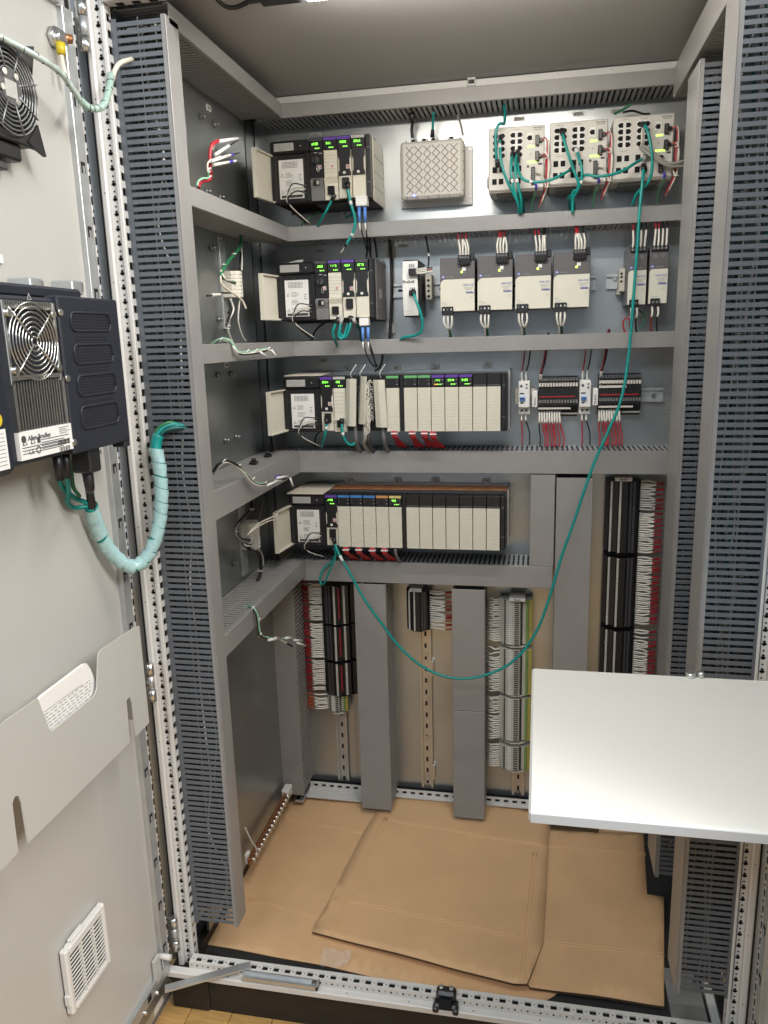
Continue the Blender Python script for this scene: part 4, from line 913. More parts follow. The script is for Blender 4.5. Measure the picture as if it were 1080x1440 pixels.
# ------------------------------------------------------------------ cardboard on the cabinet floor
def sheet(label, px, z, th, name='cardboard_sheet', folds=(), lift=None, seed=1):
    """flattened carton: outline from photo pixels on the plane z, with real thickness and a slightly wavy surface"""
    pts = [P(u, v, 'z', z) for u, v in px]; b = MB(); n = len(pts)
    import bmesh as bmm
    bm = bmm.new(); vs = [bm.verts.new((p.x, p.y, z)) for p in pts]; f = bm.faces.new(vs)
    if f.normal.z < 0: f.normal_flip()
    bmm.ops.triangulate(bm, faces=bm.faces[:])
    for _ in range(5):
        es = [e for e in bm.edges if e.calc_length() > 45]
        if not es: break
        bmm.ops.subdivide_edges(bm, edges=es, cuts=1); bmm.ops.triangulate(bm, faces=bm.faces[:])
    rnd = random.Random(seed)
    for v in bm.verts:
        v.co.z += 1.6*math.sin(v.co.x*.011+seed)*math.cos(v.co.y*.013+seed*2)+.8*math.sin(v.co.x*.031+v.co.y*.023)
        if lift: v.co.z += lift(v.co.x, v.co.y)
    bm.verts.index_update(); idx = {v: i for i, v in enumerate(bm.verts)}
    top = [tuple(v.co) for v in bm.verts]; fs = [[idx[v] for v in f.verts] for f in bm.faces]; be = [[idx[v] for v in e.verts] for e in bm.edges if len(e.link_faces) == 1]; N = len(top)
    bm.free(); b.add(top, fs, 0, True); b.add([(x, y, zz-th) for x, y, zz in top], [f[::-1] for f in fs], 0, True)
    base = 0
    for a, c in be: b.f.append([a, c, c+N, a+N]); b.m.append(1); b.sm.append(False)
    o = b.build(name, ['cardboard', 'cardboard_edge'], None, label=label, cat='cardboard')
    for (u0, v0), (u1, v1) in folds:   # pressed crease: a pair of low ridges
        a, c = P(u0, v0, 'z', z), P(u1, v1, 'z', z); k = 14; m = MB(); zz = []
        for s_ in (-1, 1):
            q = []
            for i in range(k+1):
                p = a.lerp(c, i/k); dv = (c-a).normalized(); nn = Vector((-dv.y, dv.x, 0)); p = p+nn*s_*4.0
                h = 1.6*math.sin(p.x*.011+seed)*math.cos(p.y*.013+seed*2)+.8*math.sin(p.x*.031+p.y*.023)+(lift(p.x, p.y) if lift else 0)
                q.append((p.x, p.y, z+h-.6))
            m.tube(q, 2.0, 6)
        m.build('crease', 'cardboard', o)
    return o
ZC = -158
sheet('brown cardboard lying under the folded sheet beside the side panel', [(400, 1112), (452, 1112), (640, 1130), (840, 1150), (905, 1170), (905, 1250), (780, 1400), (735, 1425), (600, 1391), (455, 1358), (292, 1328), (292, 1300)], ZC-6, 4,
      folds=(((398, 1152), (510, 1171)), ((350, 1265), (455, 1292))), seed=2)
lf = lambda x, y: max(0, (-y-540))*.07
sheet('large folded cardboard sheet in the middle of the cabinet floor', [(548, 1112), (640, 1121), (775, 1138), (771, 1190), (764, 1325), (741, 1389), (722, 1389), (592, 1353), (455, 1316), (439, 1312), (441, 1303), (476, 1240), (510, 1172)], ZC+3, 5,
      folds=(((543, 1150), (466, 1316)), ((540, 1152), (768, 1190)), ((470, 1262), (748, 1322)), ((752, 1200), (732, 1384))), lift=lf, seed=5)
sheet('cardboard flap lying next to the tall slotted ducts', [(768, 1165), (905, 1172), (910, 1258), (934, 1262), (934, 1416), (838, 1402), (745, 1391), (742, 1385), (766, 1200)], ZC-1, 6,
      folds=(((768, 1190), (908, 1200)), ((746, 1322), (934, 1342))), lift=lambda x, y: max(0, (-y-560))*.03, seed=9)
sheet('strip of cardboard edge showing behind the white sill', [(600, 1370), (740, 1395), (770, 1425), (700, 1418), (590, 1392)], ZC-14, 5, seed=4)
# crumpled clear plastic
b = MB(); rn = random.Random(4); q = P(462, 1352, 'z', ZC+8)
q2 = P(492, 1352, 'z', ZC+10)
grid = [[Vector((q.x-16+i*9, q.y-14+j*9, ZC+4+rn.uniform(0, 20))) for i in range(8)] for j in range(6)]
b.add([v for r in grid for v in r], [(j*8+i, j*8+i+1, (j+1)*8+i+1, (j+1)*8+i) for j in range(5) for i in range(7)])
b.build('plastic_scrap', 'clear', None, label='crumpled piece of clear plastic on the cardboard', cat='plastic')
hw = MB(); q = P(968, 1420, 'z', -160); hw.box(q[0]-36, q[0]+34, -700, -560, -166, -160, 0, 1); hw.box(q[0]+40, q[0]+62, -710, -590, -166, -152, 1, 2)
hw.build('floor_bracket', ['zinc', 'label'], cab, kind='stuff')
# copper earth bar
ex = -512; ya, yb = -455, -150; za = -92
E_ = thing('earth_bar', (ex, (ya+yb)/2, za), 'copper earth bar with a row of screws along the foot of the side panel', 'earth bar')
B('bar', 'copper', ex-4, ex+3, ya, yb, za-12, za+8, E_, ch=1)
n = 15; s0 = None
for i in range(n):
    y = ya+12+i*(yb-ya-24)/(n-1)
    if s0 is None: s0 = MB().cyl((ex+2, y, za-2), (ex+13, y, za-2), 6.5, 10).build('screw', 'steel', E_); y00 = y
    else: again(s0, (0, y-y00, 0), E_)
B('insulator', 'label', ex-12, ex+10, yb-12, yb+26, za-14, za+16, E_, ch=3); B('insulator', 'label', ex-14, ex-4, ya+4, ya+26, za-14, za+16, E_, ch=3)
MB().tube(spline([(ex+8, ya+30, za), (ex+12, ya+26, za+20), (ex+4, ya+16, za+48), (ex-8, ya+10, za+90)], 5), 2, 6).build('wire', 'white_wire', E_)
# ------------------------------------------------------------------ side panel fittings
def screws(pts):
    for i, (u, v, lab) in enumerate(pts):
        q = P(u, v, 'x', -526); b = MB(); b.cyl((-535, q[1], q[2]), (-520, q[1], q[2]), 3, 8); b.cyl((-533, q[1], q[2]), (-528, q[1], q[2]), 7, 6); b.build('stud', 'zinc_dark', None, label=lab, cat='stud', group='studs on the side panel')
screws([(286, 164, 'threaded stud below the topmost side label, nearer the door'), (305, 175, 'threaded stud below the topmost side label, farther from the door'), (294, 269, 'threaded stud just above the first side duct, nearer the door'), (313, 277, 'threaded stud just above the first side duct, farther in'), (301, 349, 'threaded stud beside the label over the upper side terminals'), (311, 449, 'threaded stud below the upper side terminals'),
        (310, 527, 'threaded stud under the second side duct, nearer the door'), (328, 525, 'threaded stud under the second side duct, farther in'), (320, 619, 'threaded stud above the arching black bundle, nearer the door'), (335, 614, 'threaded stud above the arching black bundle, farther in'), (332, 792, 'threaded stud below the lower side terminals')])
def side_terminals(label, u, v, n, w, h, dark):
    q = P(u, v, 'x', -500); x = -534; T = thing('side_terminal_block', (x+25, q[1], q[2]-h/2), label, 'terminal block'); y0 = q[1]-w/2; p = w
    B('rail', 'zinc', x, x+7, q[1]-22, q[1]+22-8, q[2]-h/2-70, q[2]+h/2+66, T, ch=1)
    s0 = None; ph = h/n
    for i in range(n):
        z = q[2]-h/2+i*ph
        if s0 is None:
            b = MB(); b.prism([(x+8, y0), (x+30, y0), (x+46, y0+w*.28), (x+46, y0+w*.62), (x+34, y0+w), (x+8, y0+w)], 'z', z+.3, z+ph-.3, 0); b.box(x+44.5, x+46.8, y0+w*.32, y0+w*.52, z+1.5, z+ph-1.5, 1); b.box(x+40, x+44, y0+w*.66, y0+w*.78, z+2, z+ph-2, 2); b.box(x+31, x+36, y0+3, y0+9, z+2, z+ph-2, 3)
            s0 = b.build('terminal', ['terminal_grey' if dark else 'beige', 'label', 'hole', 'label'], T); z00 = z
        else: again(s0, (0, 0, z-z00), T)
    return T, q
T1, q = side_terminals('pale grey terminals with loose green and white wires on the side panel, second row', 333, 400, 7, 44, 58, False)
def sidewire(pts, r, m, parent, name='wire'):
    """pts (u, v, X) on planes x = X"""
    return MB().tube(spline([P(u, v, 'x', x) for u, v, x in pts], 6), r, 7).build(name, m, parent)
sidewire([(339, 330, -500), (337, 348, -492), (322, 366, -480), (312, 382, -478), (313, 390, -476), (330, 398, -484)], 4, 'green_wire', T1)
sidewire([(338, 328, -505), (340, 360, -505), (340, 380, -500)], 2.2, 'white_wire', T1)
sidewire([(337, 378, -500), (340, 338, -512)], 2.5, 'black_wire', T1)
sidewire([(312, 385, -474), (318, 393, -470), (328, 395, -478)], 2.2, 'white_wire', T1)
sidewire([(311, 380, -478), (311, 398, -474), (321, 408, -470), (330, 414, -466), (340, 422, -462), (346, 434, -458)], 2.4, 'cream', T1)
sidewire([(324, 412, -480), (309, 412, -470), (302, 415, -464), (291, 416, -460)], 2.0, 'black_wire', T1)
sidewire([(310, 414, -466), (298, 415, -462)], 3.2, 'white_wire', T1)
sidewire([(324, 420, -484), (328, 436, -480), (320, 455, -484), (323, 472, -490), (332, 492, -500)], 2.6, 'white_wire', T1)
sidewire([(321, 440, -484), (326, 434, -482), (318, 458, -482)], 3.0, 'black_wire', T1)
sidewire([(337, 422, -500), (335, 450, -505), (340, 470, -510), (346, 480, -512)], 1.8, 'white_wire', T1)
b = MB()
for u, v in ((329, 357), (314, 372), (320, 462), (321, 458)):
    c = P(u, v, 'x', -480); b.tube([(c.x+5*math.cos(t_), c.y+5*math.sin(t_), c.z) for t_ in [i*.9 for i in range(8)]], 1, 5)
b.build('cable_tie', 'label', T1)
T2, q = side_terminals('dim grey terminals with a black wire bundle on the side panel, fourth row', 358, 752, 8, 46, 66, True)
sidewire([(353, 692, -500), (354, 715, -495), (342, 728, -482), (333, 742, -478), (336, 757, -474), (350, 760, -480)], 5, 'black_wire', T2)
sidewire([(342, 728, -480), (331, 746, -474), (338, 760, -470), (356, 764, -476)], 3, 'midgrey', T2)
sidewire([(348, 752, -470), (362, 738, -462), (376, 730, -456), (392, 724, -450)], 2.0, 'white_wire', T2)
sidewire([(350, 750, -468), (364, 740, -460), (380, 732, -454), (388, 732, -450)], 1.8, 'cream', T2)
sidewire([(348, 770, -480), (362, 776, -484), (367, 790, -486), (366, 806, -490), (362, 818, -495)], 4.5, 'black_wire', T2)
sidewire([(352, 770, -478), (365, 774, -482), (370, 788, -485), (368, 800, -488)], 2.2, 'label_grey', T2)
sidewire([(365, 730, -510), (371, 700, -512)], 1.3, 'midgrey', T2)
for k_, m_ in enumerate(('black_wire', 'label', 'black_wire', 'label_grey')): sidewire([(340+k_*2, 764, -474), (346+k_*3, 770-k_*2, -468), (352+k_*2, 760+k_, -476)], 1.6, m_, T2)
b = MB()
for u, v in ((354, 716), (331, 747), (366, 803), (358, 772)):
    c = P(u, v, 'x', -478); b.tube([(c.x+6*math.cos(t_), c.y+6*math.sin(t_), c.z) for t_ in [i*.9 for i in range(8)]], 1, 5)
b.build('cable_tie', 'label_grey', T2)
def bundle(label, strands, ties, tipsx):
    T = None; c = P(*strands[0][0][0][:2], 'x', strands[0][0][0][2]); T = thing('wire_bundle', c, label, 'wires')
    for pts, r, m in strands: sidewire(pts, r, m, T)
    b = MB()
    for u, v, x in ties:
        c = P(u, v, 'x', x); b.tube([(c.x+3.6*math.sin(t_), c.y+4.6*math.cos(t_), c.z+4.6*math.sin(t_)) for t_ in [i*.8 for i in range(9)]], 1.3, 5)
    if ties: b.build('cable_tie', 'label', T)
    for (u0, v0, x0), (u1, v1, x1), r, m in tipsx: MB().cyl(P(u0, v0, 'x', x0), P(u1, v1, 'x', x1), r, 8, 0, r*.9).build('sleeve', m, T)
    return T
bundle('upright tied red wires with white sleeves rising from the side duct', [
    ([(277, 262, -445), (279, 255, -445), (285, 251, -440), (292, 250, -436), (293, 240, -430)], 2.2, 'mint_wire'), ([(279, 264, -445), (282, 256, -445), (290, 254, -440), (296, 250, -436), (295, 228, -430), (296, 210, -428), (300, 202, -425), (308, 198, -422)], 3.6, 'red_wire'),
    ([(292, 242, -432), (292, 230, -430), (297, 226, -426), (310, 220, -420)], 2, 'cream')],
    [(299, 207, -428), (295, 228, -430), (294, 240, -432), (295, 251, -436)],
    [((307, 199, -422), (334, 195, -412), 3.4, 'label'), ((334, 195, -412), (343, 195, -408), 1.5, 'steel'), ((302, 218, -424), (322, 205, -414), 3.2, 'label'), ((322, 205, -414), (334, 198, -410), 1.4, 'black_wire'),
     ((297, 227, -424), (324, 218, -412), 3.0, 'white_wire'), ((324, 218, -412), (328, 217, -411), 3.0, 'blue_ferrule'), ((328, 217, -411), (337, 215, -408), 1.4, 'black_wire'), ((300, 232, -424), (322, 228, -414), 3.0, 'white_wire'), ((322, 228, -414), (327, 227, -412), 3.2, 'blue_ferrule'), ((327, 227, -412), (332, 226, -410), 2.2, 'label')])
bundle('green and white wire bundle draped over the second side duct', [
    ([(297, 484, -470), (309, 477, -450), (322, 478, -432), (330, 488, -424), (337, 495, -420), (352, 495, -416), (366, 492, -412), (378, 490, -410)], 2.6, 'mint_wire'),
    ([(300, 483, -470), (311, 479, -450), (324, 482, -432), (331, 492, -422), (340, 498, -418), (356, 496, -414), (372, 492, -410), (384, 494, -406)], 2.2, 'white_wire'),
    ([(330, 490, -424), (338, 498, -418), (352, 498, -414), (366, 496, -410), (376, 492, -408)], 2.0, 'black_wire')],
    [(311, 478, -448), (348, 495, -416), (360, 494, -412), (378, 491, -408)],
    [((366, 495, -408), (374, 501, -402), 2.6, 'label'), ((382, 492, -406), (388, 501, -400), 2.4, 'label')])
bundle('black green and white bundle arching over the third side duct', [
    ([(299, 664, -470), (307, 653, -450), (316, 648, -440), (330, 652, -428), (342, 662, -424), (352, 674, -420), (362, 681, -416), (374, 681, -412), (390, 676, -408), (404, 672, -402)], 2.8, 'black_wire'),
    ([(300, 667, -470), (309, 656, -450), (318, 650, -438), (332, 655, -428), (344, 666, -422), (354, 678, -418), (366, 683, -414), (380, 680, -410), (396, 675, -404)], 2.0, 'white_wire'),
    ([(340, 659, -424), (350, 670, -420), (360, 679, -416), (372, 680, -412)], 1.8, 'mint_wire')],
    [(315, 649, -440), (336, 656, -426), (356, 674, -418), (373, 680, -412), (386, 678, -410)],
    [((376, 682, -408), (392, 676, -402), 3, 'label'), ((390, 672, -404), (405, 670, -398), 3, 'label'), ((388, 671, -408), (394, 669, -406), 3, 'blue_ferrule'), ((408, 672, -400), (412, 684, -396), 2.6, 'label')])
bundle('mint green wires hanging from the lowest side duct with white sleeved ends', [
    ([(338, 856, -470), (348, 853, -450), (356, 854, -430), (362, 866, -422), (364, 880, -420), (367, 893, -418), (378, 897, -414), (392, 898, -410), (404, 898, -406)], 2.4, 'mint_wire'),
    ([(342, 857, -468), (352, 855, -446), (359, 862, -424), (362, 878, -420), (364, 892, -418), (376, 898, -414), (394, 898, -408)], 2.0, 'black_wire'),
    ([(390, 897, -410), (400, 903, -406), (408, 907, -402)], 2.0, 'white_wire')],
    [(355, 855, -432), (364, 872, -421), (366, 893, -418), (386, 898, -412)],
    [((378, 900, -410), (392, 898, -406), 3.2, 'label'), ((402, 897, -404), (410, 897, -400), 3, 'label'), ((414, 900, -400), (425, 901, -396), 2.8, 'label'), ((418, 904, -398), (430, 908, -394), 2.8, 'label'), ((404, 905, -402), (411, 909, -399), 3.0, 'black_wire')])
for (u, v), lab in (((357, 652), 'small black plastic cap lying on the third side duct, nearer one'), ((377, 642), 'small black plastic cap lying on the third side duct, farther one')):
    q = P(u, v, 'z', 906); b = MB(); b.box(q[0]-9, q[0]+9, q[1]-9, q[1]+9, 905, 912, 0, 2); b.cyl((q[0], q[1], 912), (q[0], q[1], 919), 6, 8); b.build('cable_plug', 'black', None, label=lab, cat='cap')
# ------------------------------------------------------------------ cables at the back
def cable(label, pts, r, m, boots=(), cat='cable', name='patch_cable', n=9, marks=(), group=None):
    path = spline(PX(*pts), 7); T = MB().tube(path, r, n).build(name, m, None, label=label, cat=cat, group=group)
    for i, bm_, L in boots:
        a, c = (path[0], path[min(3, len(path)-1)]) if i == 0 else (path[-1], path[-4]); d = (c-a).normalized()
        MB().cyl(a-d*2, a+d*L, r*2.0, 8, 0, r*1.35).build('plug', bm_, T)
    for f in marks:
        k = int(f*(len(path)-1)); MB().tube(path[k:k+3], r*1.16, n).build('cable_marker', 'label', T)
    return T
gp = 'teal patch cables on the switches'
cable('long teal patch cable hanging in a loop from the third switch to the lowest rack', [(905, 234, -128), (904, 250, -145), (900, 290, -150), (896, 350, -150), (890, 430, -150), (884, 500, -150), (874, 560, -160), (856, 605, -165), (836, 650, -170), (820, 695, -172), (805, 740, -176), (790, 782, -180), (774, 836, -185), (756, 885, -190), (730, 922, -195), (700, 943, -200), (660, 954, -205), (625, 951, -205), (592, 936, -204), (562, 910, -200), (536, 876, -195), (512, 842, -190), (492, 806, -182), (476, 778, -172), (469, 758, -162)], 3.6, 'teal', ((0, 'black', 12), (1, 'black', 14)), marks=(.945,))
cable('teal cable loop dropping from the lowest rack into the duct', [(470, 770, -162), (472, 782, -160), (465, 800, -158), (457, 818, -150), (452, 822, -138), (450, 812, -134), (455, 800, -130), (466, 790, -122), (472, 780, -118)], 2.9, 'teal')
cable('teal cable curling from the top duct down to the first switch', [(709, 148, -70), (710, 162, -90), (709, 174, -120), (703, 174, -146), (698, 183, -150), (697, 200, -150), (698, 218, -148), (700, 234, -140)], 3.2, 'teal', ((1, 'black', 16),), group=gp)
cable('teal cable bowing down the front of the first switch', [(704, 193, -126), (703, 205, -148), (706, 232, -155), (713, 254, -155), (722, 272, -150), (729, 288, -140), (730, 300, -122)], 3.2, 'teal', ((0, 'black', 16),), marks=(.15,), group=gp)
cable('teal cable in the middle of the first switch, nearer the access box', [(721, 216, -126), (719, 228, -146), (719, 245, -150), (722, 262, -150), (727, 280, -146), (731, 298, -124)], 3.2, 'teal', ((0, 'black', 14),), marks=(.5,), group=gp)
cable('teal cable beside it in the middle of the first switch', [(728, 214, -126), (725, 226, -147), (725, 244, -152), (729, 262, -152), (733, 282, -146), (733, 300, -124)], 3.2, 'teal', ((0, 'black', 14),), marks=(.5,), group=gp)
cable('teal cable swinging from the first switch across to the middle switch', [(728, 222, -128), (729, 240, -148), (736, 252, -156), (752, 256, -160), (770, 254, -160), (788, 247, -156), (806, 236, -128)], 3.2, 'teal', ((0, 'black', 14), (1, 'black', 14)), marks=(.45,), group=gp)
cable('teal cable running diagonally down the middle switch', [(790, 184, -126), (793, 196, -146), (799, 216, -152), (807, 240, -152), (813, 256, -150), (812, 268, -144), (806, 280, -128), (805, 300, -122)], 3.4, 'teal', ((0, 'black', 16),), group=gp)
cable('short teal cable hanging at the power side of the middle switch', [(811, 211, -126), (814, 222, -146), (818, 236, -152), (818, 254, -150), (813, 266, -142), (806, 270, -132), (805, 284, -124)], 3.2, 'teal', ((0, 'label', 12),), marks=(.5,), group=gp)
cable('teal cable swinging from the middle switch up to the third switch', [(816, 252, -128), (824, 246, -150), (840, 248, -160), (858, 246, -160), (878, 239, -156), (892, 230, -148), (908, 221, -128)], 3.2, 'teal', ((1, 'label_grey', 12),), group=gp)
cable('teal cable bowing past the ports of the third switch', [(904, 175, -126), (909, 180, -146), (914, 198, -152), (917, 222, -152), (916, 244, -148), (909, 260, -138), (896, 272, -110), (889, 288, -90)], 3.4, 'teal', ((0, 'black', 14),), group=gp)
gq = 'grey network cables on the third switch'
cable('grey network cable leaving the third switch, upper one', [(902, 205, -126), (908, 207, -142), (918, 215, -148), (932, 226, -148), (946, 230, -146), (960, 227, -140), (972, 222, -120)], 3.4, 'grey_wire', group=gq)
cable('grey network cable leaving the third switch, lower one', [(900, 207, -126), (908, 213, -142), (920, 222, -148), (934, 231, -148), (948, 234, -144), (962, 233, -136)], 3.0, 'grey_wire', group=gq)
cable('pale grey cable running down between the ports of the third switch', [(906, 178, -126), (903, 185, -140), (903, 198, -138), (902, 206, -128)], 2.6, 'switch_beige', group=gq)
cable('green cable entering the top duct above the third switch', [(864, 160, -40), (876, 154, -60), (888, 146, -70)], 3, 'green_wire'); cable('black cable along the top of the third switch', [(876, 158, -30), (890, 156, -40), (904, 160, -60), (914, 160, -70)], 2.5, 'black_wire')
cable('teal cable from the top rack into the duct below', [(470, 274, -160), (466, 283, -158), (458, 298, -150), (450, 312, -128), (447, 319, -112)], 3.2, 'teal', ((0, 'black', 14),))
cable('teal cable dangling from the top rack past the upper duct', [(489, 258, -160), (490, 270, -164), (494, 288, -164), (499, 306, -160), (499, 318, -158), (494, 332, -155), (487, 344, -152)], 3.4, 'teal', ((0, 'black', 14),), marks=(.3, .8))
cable('grey cable end dangling above the second rack', [(488, 342, -152), (483, 350, -150), (479, 356, -150)], 2.0, 'grey_wire', ((0, 'black', 10),))
cable('short teal loop behind the dangling cable', [(490, 270, -150), (491, 284, -152), (496, 300, -150), (486, 306, -130)], 3.0, 'teal_dark')
for du, lab in ((0, 'blue fibre plug under the top rack, nearer the flap'), (8, 'blue fibre plug under the top rack, nearer the side plate')):
    T = cable(lab, [(505+du, 288, -152), (505.5+du, 300, -152), (507+du, 316, -150), (510+du*.7, 330, -146), (514+du*.5, 345, -120), (517+du*.4, 358, -100)], 1.6, 'black_wire', name='fibre_plug', cat='fibre cable')
    a, c = P(505+du, 291, 'y', -152), P(505.5+du, 313, 'y', -152); MB().cyl(a, c, 4.4, 8, 0, 3.4).build('boot', 'blue_plastic', T); d = P(506.5+du, 324, 'y', -150); MB().cyl(c, d, 2.2, 8).build('sleeve', 'label', T)
x0, x1, z0, z1 = RECT(501, 276, 517, 290, -152); B('fibre_socket', 'label', x0, x1, -160, -140, z0, z1, ch=1, label='white fibre socket under the top rack', cat='socket')
for du, lab in ((0, 'blue fibre plug under the second rack, nearer the flap'), (7.5, 'blue fibre plug under the second rack, nearer the side plate')):
    T = cable(lab, [(510+du, 457, -152), (510+du, 470, -152), (512+du, 484, -150), (515+du, 497, -148), (520+du, 508, -140), (526+du*.5, 516, -110)], 1.7, 'black_wire', name='fibre_plug', cat='fibre cable')
    a, c = P(510+du, 460, 'y', -152), P(510.3+du, 480, 'y', -152); MB().cyl(a, c, 4.2, 8, 0, 3.2).build('boot', 'blue_plastic', T); d = P(511+du, 491, 'y', -150); MB().cyl(c, d, 2.2, 8).build('sleeve', 'label', T)
x0, x1, z0, z1 = RECT(506, 447, 519, 458, -152); B('fibre_socket', 'label', x0, x1, -160, -140, z0, z1, ch=1, label='white fibre socket under the second rack', cat='socket')
g2 = 'teal cables under the second rack'
for k, (pts, lab) in enumerate(((((476, 448, -160), (471, 458, -164), (468, 468, -162), (471, 478, -150), (474, 486, -118)), 'teal cable bending into the duct under the second rack, outermost'), (((480, 447, -160), (478, 462, -166), (476, 472, -166), (481, 476, -164), (486, 466, -160), (489, 456, -158)), 'teal cable in a tight curl under the second rack'),
        (((493, 446, -160), (492, 460, -166), (486, 474, -164), (480, 472, -158), (477, 464, -150)), 'teal cable folded beside the tight curl under the second rack'), (((496, 448, -158), (500, 455, -150), (506, 464, -130), (508, 480, -112)), 'dark teal cable slipping behind the second rack'))):
    cable(lab, pts, 3.3, 'teal' if k < 3 else 'teal_dark', ((0, 'black' if k % 2 == 0 else 'label_grey', 14),), group=g2)
cable('black cable arching behind the second rack', [(470, 449, -130), (455, 455, -110), (443, 466, -90), (438, 480, -80)], 2.4, 'black_wire')
cable('dark upright cable running past the gateway module', [(546, 332, -30), (549, 350, -16), (551, 400, -14), (550, 440, -14), (548, 478, -20)], 4, 'black_wire'); cable('thin black cable looping into the top of the gateway module', [(598, 332, -60), (602, 350, -60), (603, 365, -80), (602, 376, -90)], 2.2, 'black_wire', marks=(.5,))
for k, u in enumerate((519, 523, 530)): cable(('black cable rising behind the second rack, nearest the fibre plugs', 'black cable rising behind the second rack, middle of three', 'black cable rising behind the second rack, outermost of three')[k], [(u-5, 330, -90), (u-2, 345, -60), (u-4+k*2, 362, -40)], 2.6, 'black_wire', group='black cables behind the second rack')
for (u, v), lab in (((550, 354), 'small cable tie mount on the panel above the gateway'), ((550, 462), 'small cable tie mount on the panel below the gateway')):
    q = P(u, v, 'y', -4); B('tie_mount', 'label_grey', q[0]-12, q[0]+12, -5, 0, q[2]-14, q[2]+14, ch=1.5, label=lab, cat='tie mount')
cable('teal cable curving down from the gateway module', [(581, 410, -134), (584, 420, -148), (590, 436, -150), (594, 452, -146), (592, 466, -138), (582, 472, -128), (570, 474, -122), (563, 477, -116)], 3.4, 'teal', ((0, 'black', 10),))
cable('black cable plug dangling above the third rack', [(520, 484, -148), (524, 496, -146), (527, 508, -140), (529, 514, -120)], 2.2, 'black_wire', ((1, 'black', 16),)); cable('black cable loop above the third rack', [(535, 488, -60), (538, 502, -50), (534, 516, -40), (527, 522, -40)], 3, 'black_wire')
cable('teal cable dropping from the first module of the third rack', [(459, 590, -160), (459, 602, -165), (456, 616, -160), (452, 628, -130)], 3.4, 'teal', ((0, 'black', 12),), marks=(.3,)); cable('teal cable looping under the third rack', [(481, 590, -160), (481, 602, -166), (484, 616, -166), (491, 625, -160), (498, 624, -150), (500, 614, -140), (499, 602, -130)], 3.4, 'teal', ((0, 'black', 12),), marks=(.25,))
cable('black cable rising behind the third rack into the duct', [(452, 606, -120), (445, 612, -90), (442, 626, -70)], 1.8, 'black_wire')
cable('pale green wire end on the duct under the top rack', [(424, 318, -100), (428, 311, -96), (435, 306, -90), (450, 297, -80)], 1.8, 'green_wire'); cable('black cable gland above the access box', [(579, 160, -60), (580, 172, -50), (579, 182, -40), (580, 194, -38)], 4, 'black_wire', ((0, 'black', 22),)); cable('teal cable dropping into the access box', [(610, 158, -70), (609, 172, -50), (608, 192, -38)], 3, 'teal', ((1, 'black', 16),)); cable('grey cable dropping behind the access box', [(643, 162, -60), (648, 175, -40), (651, 190, -20)], 2.4, 'grey_wire')
cable('red loop of wire under the narrow power supplies', [(892, 472, -110), (880, 468, -110), (876, 455, -112), (881, 447, -114), (889, 452, -116)], 2, 'red_wire'); cable('thin dark green wire between the narrow power supplies', [(898, 436, -70), (906, 444, -90), (904, 456, -100), (896, 466, -106)], 1.8, 'green_wire')
for k, (u, lab) in enumerate(((733, 'dark teal cable sinking into the duct below the first switch'), (804, 'dark teal cable sinking into the duct below the middle switch'))): cable(lab, [(u-2, 276, -120), (u, 290, -100), (u+1, 302, -80)], 8, 'teal_dark')
for pts, m, lab in ((((437, 300, -90), (420, 318, -118)), 'black_wire', 0),): pass
# ------------------------------------------------------------------ cabinet lamp under the roof
LT = thing('cabinet_lamp', (0, -670, 1740), 'lit strip lamp with black end under the cabinet roof', 'lamp')
B('housing', 'black', -215, 330, -690, -652, 1762, 1781, LT, ch=3)
b = MB(); pts = [(-671+17*math.cos(math.pi*i/10), 1760-17*math.sin(math.pi*i/10)) for i in range(11)]; b.prism(pts+[(-688, 1762), (-654, 1762)], 'x', -200, 310); b.build('diffuser', 'lamp', LT)
b = MB(); b.box(-290, -216, -668, -640, 1752, 1781, 0, 4); b.box(-312, -288, -662, -645, 1757, 1772, 0, 3); b.build('end_box', 'black', LT)
MB().tube(spline([(-300, -650, 1765), (-330, -645, 1757), (-350, -650, 1756), (-362, -660, 1764), (-366, -672, 1778)], 6), 4, 8).build('lead', 'black', LT)
# ------------------------------------------------------------------ industrial computer on the door
XC = -481
def F(u, v, x=XC): return P(u, v, 'x', x)
def FB(u0, v0, u1, v1, x=XC):
    um, vm = (u0+u1)/2, (v0+v1)/2; return F(u0, vm, x)[1], F(u1, vm, x)[1], F(um, v1, x)[2], F(um, v0, x)[2]
yR = F(174, 520)[1]; zT, zB = 1262, 1031; yL = -1290
C = thing('industrial_computer', (-526, (yL+yR)/2, zB), 'dark navy industrial computer with silver fan and heatsink on the open door', 'computer')
ym = F(80, 520)[1]
b = MB(); b.box(-574, XC-6, yL, yR-8, zB+6, zT-4, 0, 4); b.box(XC-40, XC-1, yL, F(6, 500)[1], zB-2, zT, 0, 8); b.box(-561, -521, yL, yR-34, zT-2, zT+16, 0, 4); b.build('housing', 'navy', C)
y0, y1 = F(80, 430)[1], yR
b = MB(); b.box(XC-22, XC, y0+2, y1, zB+4, zT, 0, 2.5); b.box(XC-26, XC-2, y1-16, y1+2, zB-6, zB+12, 0, 2); cvr = b.build('side_cover', 'navy', C)
